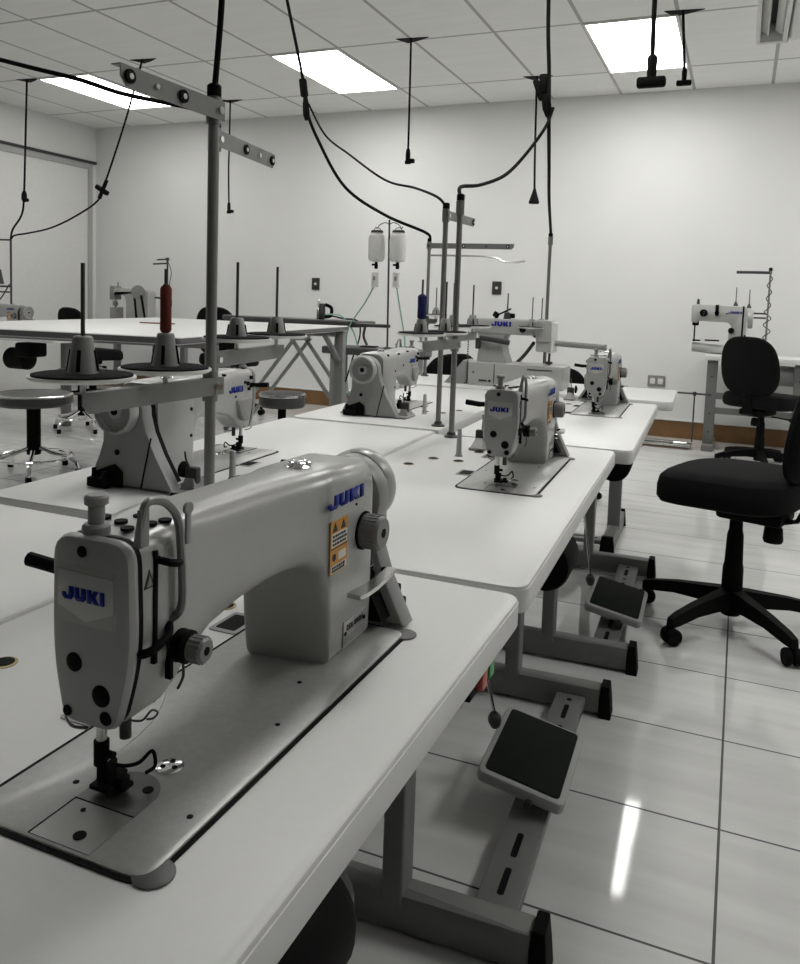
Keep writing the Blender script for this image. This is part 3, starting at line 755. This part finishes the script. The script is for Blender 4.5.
dup(oc, (-1.00, 4.80, 0), math.radians(-80), 'black chair half hidden between the box-bed machine and the far small machine').scale = (.9,.9,.735)
dup(oc, (-5.98, 6.25, 0), math.radians(80), 'black chair back rising behind the cutting table at left').scale = (1,1,.94)
dup(oc, (-4.42, 6.35, 0), math.radians(95), 'black chair top just behind the tall near pole, beyond the cutting table')

# ------------------------------------------------------------------ stools
def stool(label, h=.50, r=.19):
    t = thing('stool', label, 'stool', (0,0,0), 0, 'round workshop stools')
    s = MB().lathe([(.02,h-.075),(r*.93,h-.075),(r,h-.060),(r,h-.018),(r*.94,h-.004),(r*.6,h),(.01,h)], seg=40).build('seat', M_seat, t)
    MB().lathe([(r+.001,h-.020),(r+.005,h-.017),(r+.005,h-.010),(r-.006,h-.004)], seg=40).build('seat_rim', M_chrome, s)
    MB().lathe([(.034,.12),(.034,h-.075)], seg=18).build('column', M_black, t)
    b = MB(); n = 36; R0 = .185
    b.tube([(R0*math.cos(2*PI*i/n), R0*math.sin(2*PI*i/n), .105) for i in range(n+1)], .010, 8); b.build('foot_ring', M_chrome, t)
    for k in range(5):
        a = 2*PI*k/5+.4
        l = MB().tube([(.02*math.cos(a),.02*math.sin(a),.16),(.10*math.cos(a),.10*math.sin(a),.125),(.18*math.cos(a),.18*math.sin(a),.105),(.215*math.cos(a),.215*math.sin(a),.08),(.23*math.cos(a),.23*math.sin(a),.03)], .012, 8).build('leg', M_chrome, t)
        MB().lathe([(.014,0),(.016,.01),(.014,.035)], (.23*math.cos(a),.23*math.sin(a),0), seg=12).build('foot', M_black, l)
    return t
so = stool('round grey stool with chrome foot ring at the left edge, nearest of the stools')
so.location = (-3.93, 3.62, 0); so.scale = (1.18, 1.18, 1.0)
dup(so, (-4.85, 4.95, 0), .5, 'round stool with chrome ring behind the nearest stool, left of the machine wheel').scale = (1,1,1)
dup(so, (-2.46, 4.08, 0), .9, 'round grey stool under the corner of the cutting table').scale = (.72,.72,1.14)

# ------------------------------------------------------------------ cutting table
ct = thing('cutting_table', 'large high white cutting table with grey edge at the left', 'table', (-2.06, 2.62, 0), math.radians(7.5))
Z = .955
tp = MB().prism(rrect(-1.42, 0, 0, 2.07, .02, 3), 'z', Z-.032, Z, .004).build('tabletop', M_lam, ct)
MB().prism(rrect(-1.4212, -.0012, .0012, 2.0712, .0205, 3), 'z', Z-.028, Z-.005).build('edge_band', M_tablegrey, tp)
b = MB()
for a, c in (((-1.36,.40),(-.06,.44)), ((-1.36,1.97),(-.06,2.01)), ((-.30,.40),(-.26,2.01)), ((-1.36,.06),(-1.32,2.01))):
    b.span((a[0],a[1],Z-.070),(c[0],c[1],Z-.032))
b.build('apron', M_gpaint, ct)
for x, y in ((-.04,2.02),(-1.36,2.02),(-1.36,.08)):
    MB().span((x-.03,y-.03,0),(x+.03,y+.03,Z-.032),.004).build('leg', M_gpaint, ct)
b = MB(); b.cyl((-.04,1.99,Z-.22),(-.04,1.74,Z-.05),.018,seg=12); b.build('brace', M_gpaint, ct)
tag(MB().box((-3.0,3.62,Z+.004),(.20,.03,.006),.001,(0,0,.2)).build('ruler', mat('red_brown_ruler', (.22,.06,.04), .6, noise=.05)), 'thin reddish strip lying on the cutting table', 'ruler')

# ------------------------------------------------------------------ ironing corner
ib = thing('ironing_board', 'dark ironing board on crossed legs behind the cutting table', 'ironing board', (-3.02, 5.62, 0), math.radians(-3))
pts = [(-1.0,.0),(-.96,-.05),(-.75,-.10),(-.4,-.15),(.38,-.16),(.38,.16),(-.4,.15),(-.75,.10),(-.96,.05)]
MB().prism(rpoly(pts,.03,3), 'z', .925, .96, .008).build('board', M_seat, ib)
MB().prism(rpoly(inset(pts,.01),.03,3), 'z', .915, .927).build('tray', M_dark, ib)
for s in (-1, 1):
    b = MB(); b.cyl((-.24,.10*s,.80),(.42,.10*s,.01),.016,seg=10); b.build('leg', M_gpaint, ib)
    b = MB(); b.cyl((-.20,.12*s,.80),(-.86,.12*s,.01),.016,seg=10); b.build('leg', M_gpaint, ib)
b = MB(); b.cyl((-.22,-.13,.80),(-.22,.13,.80),.016,seg=10); b.box((-.22,0,.86),(.05,.22,.11),.004); b.build('cross_bar', M_gpaint, ib)
ir = thing('steam_iron', 'black steam iron standing on its heel on the ironing board', 'iron', (-3.04, 5.60, .962), -1.2)
sol = []
b = MB(); b.prism(rpoly([(-.055,0),(.055,0),(.045,.09),(0,.16),(-.045,.09)],.02,4), 'y', -.03, -.012, .003); b.build('sole_plate', M_steel, ir)
b = MB(); b.prism(rpoly([(-.05,0),(.05,0),(.035,.08),(0,.13),(-.035,.08)],.015,4), 'y', -.012, .03, .006); b.build('body', M_iron, ir)
MB().tube(spline([(0,.03,.02),(0,.075,.03),(0,.078,.09),(0,.03,.115)],6), .014, 10).build('handle', M_black, ir)
# second ironing table with pole and two bottles
it = thing('ironing_table', 'dark narrow pressing table beyond the machine under the bottles', 'table', (-2.42, 5.42, 0), 0)
MB().prism(rrect(-.44,-.15,.34,.15,.03,4), 'z', .72, .775, .01).build('top', M_seat, it)
for x in (-.36, .26):
    MB().span((x-.025,-.10,0),(x+.025,.10,.72),.004).build('leg', M_gpaint, it)
MB().span((-.36,-.03,.10),(.26,.03,.14)).build('stretcher', M_gpaint, it)
pr = thing('sleeve_board', 'small dark padded sleeve board standing on the narrow pressing table', 'sleeve board', (-2.53, 5.42, .775))
b = MB(); b.prism(rpoly([(-.10,-.05),(.14,-.03),(.17,0),(.14,.03),(-.10,.05)],.02,4),'z',.15,.175,.005); b.build('pad', M_seat, pr)
b = MB(); b.tube(spline([(-.04,0,.15),(-.05,0,.08),(-.02,0,.015)],5),.010,8); b.box((0,0,.006),(.12,.07,.012),.003); b.build('support', M_dark, pr)
bp = thing('bottle_pole', 'slim dark pole with hooks holding two white bottles', 'pole', (-2.385, 5.42, .775))
MB().cyl((0,0,0),(-.015,0,.935),.007,seg=12).build('pole', M_dark, bp)
MB().lathe([(.03,0),(.03,.006),(.012,.012)], (0,0,0)).build('base', M_dark, bp)
for s in (-1, 1):
    MB().tube(spline([(-.015,0,.90),(s*.03-.015,0,.915),(s*.075-.015,0,.90),(s*.095-.015,0,.875),(s*.11-.015,0,.885)],5), .0035, 6).build('hook', M_dark, bp)
def bottle(x, label):
    t = thing('water_bottle', label, 'bottle', (x, 5.42, 1.405), 0, 'white gravity-feed water bottles')
    MB().lathe([(.015,0),(.05,.006),(.062,.03),(.064,.15),(.057,.19),(.040,.205),(.040,.215)], seg=28).build('body', M_bottle, t)
    MB().lathe([(.045,0),(.045,.014),(.040,.018)], (0,0,.212), seg=24).build('cap', M_dark, t)
    MB().tube(spline([(-.03,0,.228),(-.02,0,.242),(.0,0,.248),(.02,0,.242),(.03,0,.228)],4), .003, 6).build('bail', M_dark, t)
    b = MB(); b.lathe([(.012,-.05),(.014,-.03),(.010,0)], seg=12); b.box((-.02,0,-.02),(.03,.015,.015),.003); b.build('valve', M_black, t)
    f = MB().box((-.005,0,-.13),(.05,.035,.11),.006).build('filter', M_bottle, t)
    b = MB(); b.box((-.005,-.0185,-.12),(.014,.002,.03)); b.build('filter_window', M_gpaint, f)
    return t
bottle(-2.495, 'white water bottle on the left hook of the slim pole')
bottle(-2.325, 'white water bottle on the right hook of the slim pole')
tag(MB().tube(spline([(-2.50,5.42,1.24),(-2.58,5.42,1.10),(-2.72,5.44,.90),(-2.74,5.46,.70),(-2.72,5.46,.45),(-2.66,5.44,.34),(-2.64,5.44,.55),(-2.66,5.46,.82),(-2.80,5.5,.99),(-2.98,5.56,1.0)],8), .0055, 8).build('water_hose', M_hose), 'thin green hose hanging from the left bottle', 'hose')
tag(MB().tube(spline([(-2.33,5.42,1.24),(-2.29,5.42,1.05),(-2.25,5.42,.86),(-2.24,5.40,.79)],8), .0055, 8).build('water_hose', M_hose), 'thin green hose running down from the right bottle', 'hose')
tag(MB().tube(spline([(-3.02,5.62,1.0),(-2.85,5.6,.975),(-2.70,5.56,.96),(-2.65,5.5,.85),(-2.68,5.46,.70),(-2.74,5.46,.5)],8), .006, 8).build('iron_cord', M_black), 'black cord trailing from the steam iron over the board edge', 'cord')

# ------------------------------------------------------------------ wall machine on the right
wt = thing('sewing_table', 'white topped table with grey legs against the back wall at right', 'table', (-.25, 6.90, 0), 0)
MB().prism(rrect(0,0,1.2,.50,.02,4), 'z', .735, .775, .003).build('tabletop', M_lam, wt)
for x in (.06, .70):
    MB().span((x-.04,.06,.03),(x+.04,.12,.735),.004).build('leg', M_legpaint, wt)
    MB().span((x-.045,-.02,0),(x+.045,.46,.05),.004).build('foot_bar', M_legpaint, wt)
    b = MB()
    for z in (.15,.30,.45,.60): b.cyl((x,.058,z),(x,.062,z),.007,seg=10)
    b.build('bolt_holes', M_ink, wt)
b = MB(); b.span((.10,.07,.42),(.66,.11,.47)); b.span((.10,.07,.30),(.66,.11,.35)); b.build('cross_rail', M_legpaint, wt)
b = MB(); b.cyl((-.28,.03,.455),(.06,.03,.455),.008,seg=10); b.cyl((-.06,.03,.46),(-.06,.03,.06),.006,seg=10); b.cyl((-.06,.03,.47),(-.06,.03,.44),.014,seg=10); b.build('lifter_rod', M_dark, wt)
b = MB(); b.span((-.50,-.05,.02),(-.06,.12,.035),.004); b.span((-.46,0,.035),(-.2,.09,.05),.003); b.cyl((-.64,.03,.03),(-.1,.03,.04),.012,seg=10); b.build('treadle', M_steel, wt)
b = MB(); b.lathe([(.05,0),(.08,.01),(.08,.14),(.05,.15)], (.55,.20,.63), (1,0,0), 20); b.build('motor', M_panel, wt)
cm = thing('sewing_machine', 'white cylinder-arm machine on the table against the back wall', 'sewing machine', (-.38, 7.02, .775), 0)
b = MB()
b.prism(rpoly([(0,.395),(.02,.405),(.40,.395),(.42,.38),(.42,.0),(.29,.0),(.29,.18),(.31,.235),(.28,.265),(.06,.27),(.05,.25),(0,.26)],.015,3), 'y', 0, .13, .01)
b.build('arm', M_enamel, cm)
b = MB(); b.cyl((.02,.065,.055),(.32,.065,.035),.04,seg=20); b.build('cylinder_bed', M_enamel, cm)
b = MB(); b.cyl((.017,.065,.055),(.022,.065,.0548),.035,seg=20); b.build('bed_end', M_panel, cm)
b = MB(); b.lathe([(.02,0),(.075,.004),(.08,.02),(.075,.04),(.02,.045)], (.425,.065,.30), (1,0,0), 28); b.build('hand_wheel', M_enamel, cm)
b = MB(); b.span((.385,-.004,.02),(.398,.002,.40)); b.build('cover_seam', M_black, cm)
MB().span((.405,-.004,.05),(.42,.004,.17)).build('belt_slot', M_black, cm)
MB().cyl((.31,.004,.20),(.31,-.02,.20),.024).build('stitch_dial', M_black, cm)
b = MB(); b.cyl((.095,.004,.335),(.095,-.03,.335),.03); b.build('tension_unit', M_black, cm)
b = MB(); b.cyl((.195,.002,.34),(.195,-.02,.34),.018); b.box((.195,-.01,.36),(.025,.02,.09),.004); b.build('pre_tension_unit', M_black, cm)
MB().cyl((.27,.002,.335),(.27,-.006,.335),.006,seg=10).build('screw', M_black, cm)
b = MB()
for zz in (.322,.345): b.cyl((.095,-.028,zz),(.095,-.034,zz),.007,seg=12)
b.build('tension_caps', M_chrome, cm)
b = MB(); b.cyl((.03,.06,.10),(.03,.06,.26),.006); b.box((.035,.06,.25),(.05,.04,.04),.006); b.box((.05,.03,.11),(.06,.03,.012),.002); b.box((.17,.02,.115),(.11,.02,.012),.002); b.build('needle_and_foot', M_black, cm)
b = MB(); b.lathe([(.014,0),(.010,.03),(.012,.035),(.006,.05)], (.045,.06,.40), seg=12); b.build('regulator', M_dark, cm)
logo('logo', .10, .018, frame((.33,-.003,.348), (1,0,0), (0,0,1)), M_blue, cm)
b = MB()
for x in (.33, .43): b.lathe([(.02,0),(.014,.02),(.004,.04),(.0035,.15),(.002,.151)], (x,.09,.40 if x<.4 else .385), seg=12)
b.build('spool_pins', M_dark, cm)
b = MB(); b.cyl((.46,.065,.345),(.56,.065,.345),.007,seg=10); b.cyl((.46,.065,.31),(.56,.065,.31),.007,seg=10); b.build('stand_bracket', M_dark, cm)
ws = thing('thread_stand', 'slim pole with coiled wire and short arm beside the wall machine', 'thread stand', (.19, 7.085, .775))
MB().cyl((0,0,0),(0,0,.70),.008,seg=12).build('pole', M_pole, ws)
MB().lathe([(.014,0),(.014,.02),(.008,.028)], (0,0,.685)).build('pole_cap', M_black, ws)
MB().box((-.12,0,.672),(.26,.012,.022),.002).build('guide_arm', M_dark, ws)
b = MB(); b.tube([(.022*math.cos(q*.55)*(1.2 if 5<q<30 else .8), .022*math.sin(q*.55), .10+.55*q/60) for q in range(61)], .004, 6); b.build('wire', M_dark, ws)

# ------------------------------------------------------------------ far left: table, machine and stand; post machine
lt = thing('sewing_table', 'white sewing table at far left glimpsed under the cutting table', 'table', (-6.35, 4.75, 0), math.radians(0))
MB().prism(rrect(-.25,0,1.40,.62,.02,4), 'z', .70, .735, .003).build('tabletop', M_lam, lt)
for x in (-.15, 1.25): MB().span((x-.03,.25,0),(x+.03,.31,.70),.004).build('leg', M_legpaint, lt)
b = MB(); b.lathe([(.04,0),(.09,.01),(.09,.20),(.05,.21)], (.72,.20,.54), (1,0,0), 20); b.box((.95,.2,.62),(.16,.2,.12),.02); b.build('motor', M_black, lt)
lm = dup(sm, (-6.43, 5.30, .735), 0, 'pale sewing machine top at the left edge behind the cutting table')
lm.location = (-6.14, 5.02, .735); lm.scale = (1.0, 1.0, 1.12)
ls = thing('thread_stand', 'thin dark stand pole at the far left where two cords end', 'thread stand', (-6.05, 5.33, .735))
MB().cyl((0,0,0),(0,0,.83),.009,seg=12).build('pole', M_dark, ls)
MB().cyl((.0,0,.815),(-.40,-.05,.815),.008,seg=10).build('guide_arm', M_dark, ls)
b = MB(); b.cyl((0,0,.40),(-.40,-.05,.40),.009,seg=10); b.cyl((0,0,.35),(-.40,-.05,.35),.007,seg=10); b.tube([(-.02,0,.42),(-.10,0,.32),(-.14,0,.28)],.006); b.build('spool_arm', M_dark, ls)
b = MB(); b.lathe([(.04,0),(.02,.10),(.015,.13)], (-.12,-.02,.42), seg=14); b.build('cone_holder', M_dark, ls)
pt = thing('sewing_table', 'low table by the back wall under the post-bed machine', 'table', (-6.42, 6.72, 0))
MB().prism(rrect(0,0,1.1,.5,.02,4), 'z', .72, .76, .003).build('tabletop', M_lam, pt)
for x in (.1, 1.0): MB().span((x-.03,.22,0),(x+.03,.28,.72),.004).build('leg', M_legpaint, pt)
pm = thing('sewing_machine', 'pale post-bed machine with dark wheel against the left part of back wall', 'sewing machine', (-6.33, 6.86, .76))
b = MB(); b.prism(rpoly([(.02,.40),(.50,.385),(.52,.36),(.52,0),(.22,0),(.22,.25),(.20,.315),(.10,.325),(.09,.35),(.02,.30)],.02,3),'y',0,.13,.01); b.build('arm', M_enamel, pm)
MB().prism(rrect(0,0,.07,.14,.008,3),'z',0,.19,.004).build('post_bed', M_panel, pm)
b = MB(); b.prism(rrect(0,.27,.06,.42,.015,3),'y',-.005,.12,.008); b.lathe([(.012,0),(.008,.05)],(.06,.06,.41),seg=10); b.cyl((.03,.06,.19),(.03,.06,.28),.009); b.box((.035,.05,.23),(.04,.05,.05),.008); b.build('head', M_gpaint, pm)
b = MB(); b.lathe([(.02,0),(.07,.004),(.075,.02),(.07,.04),(.02,.045)], (.44,-.05,.36), (.45,-1,0), 24); b.build('hand_wheel', M_gpaint, pm)
b = MB(); b.tube([(.39,-.06,.33),(.43,-.06,.0)],.012,8); b.tube([(.49,-.07,.33),(.56,-.07,.0)],.012,8); b.build('drive_belt', M_black, pm)
ps = thing('thread_stand', 'slim stand with two short arms beside the post-bed machine', 'thread stand', (-5.63, 6.95, .76))
MB().cyl((0,0,0),(0,0,.73),.009,seg=12).build('pole', M_dark, ps)
b = MB(); b.cyl((0,0,.72),(-.12,-.02,.71),.008,seg=10); b.cyl((0,0,.675),(-.17,-.02,.665),.009,seg=10); b.lathe([(.018,-.015),(.018,.02)],(0,0,.715),seg=12); b.build('guide_arm', M_dark, ps)
b = MB(); b.tube(spline([(0,0,.71),(.05,0,.58),(.03,0,.45),(.06,0,.25),(.02,0,.1)],6),.004,6); b.cyl((0,0,.30),(-.16,0,.31),.01,seg=10); b.build('wire', M_dark, ps)

# ------------------------------------------------------------------ hanging power cords
def cutout(parent, loc):
    b = MB(); b.prism([(-.11,-.02),(.13,.01),(.03,.06),(-.06,.09)], 'z', -.006, -.0005)
    o = b.build('ceiling_gap', M_black, parent); o.location = loc; return o
def cord(label, pts, r=.008, plug=None, gap=True, n=8, name='power_cord'):
    t = thing(name, label, 'cord', pts[0], 0, 'power cords hanging from the ceiling')
    o = Vector(pts[0])
    MB().tube(spline([Vector(p)-o for p in pts], n), r, 8).build('cable', M_black, t)
    if gap: cutout(t, (0,0,CZ-o.z))
    e = Vector(pts[-1])-o
    if plug == 'T':
        b = MB(); b.lathe([(.013,.0),(.017,-.01),(.015,-.07)], e+Vector((0,0,.03)), seg=14)
        b.box(e+Vector((0,0,-.055)), (.092,.030,.034), .008); b.build('connector', M_black, t)
    if plug == 'cone':
        MB().lathe([(.010,.03),(.018,.0),(.045,-.085),(.040,-.095)], e, seg=20).build('connector', M_black, t)
    if plug == 'plug':
        b = MB(); b.lathe([(.013,.03),(.017,0),(.017,-.05),(.022,-.055),(.022,-.075)], e, seg=14); b.box(e+Vector((.02,0,-.055)), (.06,.035,.03), .006); b.build('connector', M_black, t)
    return t
def W(x, y, z): return (x, y, z+H)
cord('cord with small plug hanging left of the tall pole, short of the back wall', [(-4.71,6.725,CZ),W(-4.71,6.72,1.5),W(-4.70,6.70,1.2),W(-4.69,6.7,.86)], .008, 'plug')
cord('cord with small plug hanging alone near the middle ceiling light', [(-2.318,5.515,CZ),W(-2.312,5.51,1.5),W(-2.305,5.5,1.06)], .008, 'plug')
cord('cord ending in a cone-shaped connector in front of the back wall', [(-1.683,6.715,CZ),W(-1.67,6.71,1.3),W(-1.655,6.70,.93)], .009, 'cone')
cord('short cord with small T-shaped plug right of the right ceiling light', [(-.464,5.51,CZ),W(-.445,5.5,1.66),W(-.431,5.5,1.48)], .009, 'T')
cd = cord('cord with larger T-shaped plug hanging in front of the right ceiling light', [(-.327,2.8,CZ),W(-.322,2.8,1.3),W(-.325,2.8,1.0),W(-.321,2.8,.79)], .008, 'T', gap=False)
# left pair feeding the far-left stand
c1 = cord('thin cord at far left dropping to a plug and on to the stand', [(-6.10,5.563,CZ),W(-6.12,5.56,1.3),W(-6.142,5.56,.83),W(-6.15,5.54,.66),W(-6.16,5.45,.52),W(-6.06,5.34,.43)], .009)
b = MB(); b.lathe([(.014,.05),(.024,.02),(.024,-.03),(.012,-.05)], (-.042,0,-1.05), seg=14); b.box((-.03,0,-1.07),(.07,.04,.03),.008,(0,.6,0)); b.build('connector', M_black, c1)
c2 = cord('cord slanting down at left to a cross-shaped plug and swooping to the stand', [(-4.62,5.37,CZ),W(-4.80,5.37,1.38),W(-5.02,5.37,.87),W(-5.10,5.37,.74),W(-5.35,5.36,.61),W(-5.60,5.35,.52),W(-5.85,5.34,.475),W(-6.00,5.33,.455),W(-6.05,5.33,.42)], .008)
b = MB(); b.box((-.42,0,-1.04),(.14,.04,.04),.010,(0,.5,0)); b.cyl((-.37,0,-.96),(-.45,0,-1.11),.016,seg=10); b.build('connector', M_black, c2)
# central double cord
c4 = cord('cord near the middle light with plug, sweeping down to the rear thread stand', [(-2.25,3.5,CZ),W(-2.131,3.5,1.43),W(-2.032,3.5,1.046),W(-2.012,3.5,.912),W(-1.969,3.55,.767),W(-1.865,3.65,.551),W(-1.731,3.85,.433),W(-1.59,4.08,.363),W(-1.575,4.1,.325)], .008, gap=False)
b = MB(); b.box((.222,0,-.87),(.034,.034,.09),.01,(0,-.15,0)); b.lathe([(.010,.03),(.015,0),(.017,-.05),(.010,-.08)], (.236,0,-.945), (-.1,0,1), 14); b.build('connector', M_black, c4)
cord('lighter thin cord running from the middle plug to the left pole of the pair', [W(-1.998,3.5,.93),W(-1.849,3.4,.756),W(-1.615,3.2,.62),W(-1.309,2.9,.461),W(-1.1,2.7,.398),W(-.94,2.5,.338),W(-.90,2.476,.305)], .0045, gap=False)
c9 = cord('thick cord with double plug dropping to the slim stand by the far machine', [(-.735,3.0,CZ),W(-.722,3.0,1.107),W(-.708,3.0,.857),W(-.700,3.0,.684),W(-.761,3.3,.586),W(-.844,3.7,.477),W(-.925,4.12,.385),W(-.925,4.13,.352)], .0075, gap=False)
b = MB(); b.box((.010,0,-1.07),(.030,.03,.07),.006); b.box((-.008,0,-1.09),(.022,.025,.08),.006,(0,-.35,0)); b.lathe([(.011,.03),(.017,0),(.017,-.03),(.008,-.06)], (.022,0,-1.13), (-.15,0,1), 14); b.build('connector', M_black, c9)
cord('cord curving from the double plug down to the right pole of the pair', [W(-.686,3.0,.72),W(-.701,2.95,.638),W(-.744,2.85,.526),W(-.771,2.7,.434),W(-.795,2.5,.373),W(-.808,2.35,.346),W(-.789,2.297,.308)], .006, gap=False)
cord('thick cord dropping straight from the ceiling into the nearest stand pole', [(-.767,1.05,CZ),W(-.763,1.05,1.2),W(-.756,1.052,.60),W(-.760,1.06,.46),W(-.781,1.072,.31)], .0048, gap=False)
cord('thick cord arching from upper left towards the nearest stand arms', [(-2.9,1.3,CZ),W(-2.0,1.05,.72),W(-1.45,.99,.45),W(-1.156,1.0,.373),W(-1.068,1.0,.350),W(-1.013,1.03,.338),W(-.976,1.08,.327),W(-.94,1.15,.325),W(-.90,1.21,.322),W(-.888,1.222,.318)], .0037, gap=False)

# ------------------------------------------------------------------ camera
cam = bpy.data.cameras.new('camera'); co = bpy.data.objects.new('camera', cam); C.objects.link(co)
Rv = Vector((0.9202747894006695, 0.38982992365030644, 0.03356996604672329))
Uv = Vector((-0.06420263478893341, 0.06581406683879669, 0.995764294545778))
Fv = Vector((-0.38596934292728213, 0.9185320567258091, -0.08559513471767591))
m = Matrix((Rv, Uv, -Fv)).transposed().to_4x4(); m.translation = Vector((0, 0, H))
co.matrix_world = m
cam.sensor_fit = 'VERTICAL'; cam.sensor_height = 24; cam.sensor_width = 24*800/964
cam.lens = 805.7*24/964
cam.shift_y = (368.9-482)/964
cam.clip_start = .02; cam.clip_end = 60
sc = bpy.context.scene
sc.camera = co
w = bpy.data.worlds.new('world'); sc.world = w; w.use_nodes = True
w.node_tree.nodes['Background'].inputs[0].default_value = (.5, .5, .5, 1); w.node_tree.nodes['Background'].inputs[1].default_value = .3
sc.view_settings.view_transform = 'Standard'; sc.view_settings.look = 'None'
sc.view_settings.exposure = .66; sc.view_settings.gamma = 1
sc.view_settings.use_curve_mapping = False
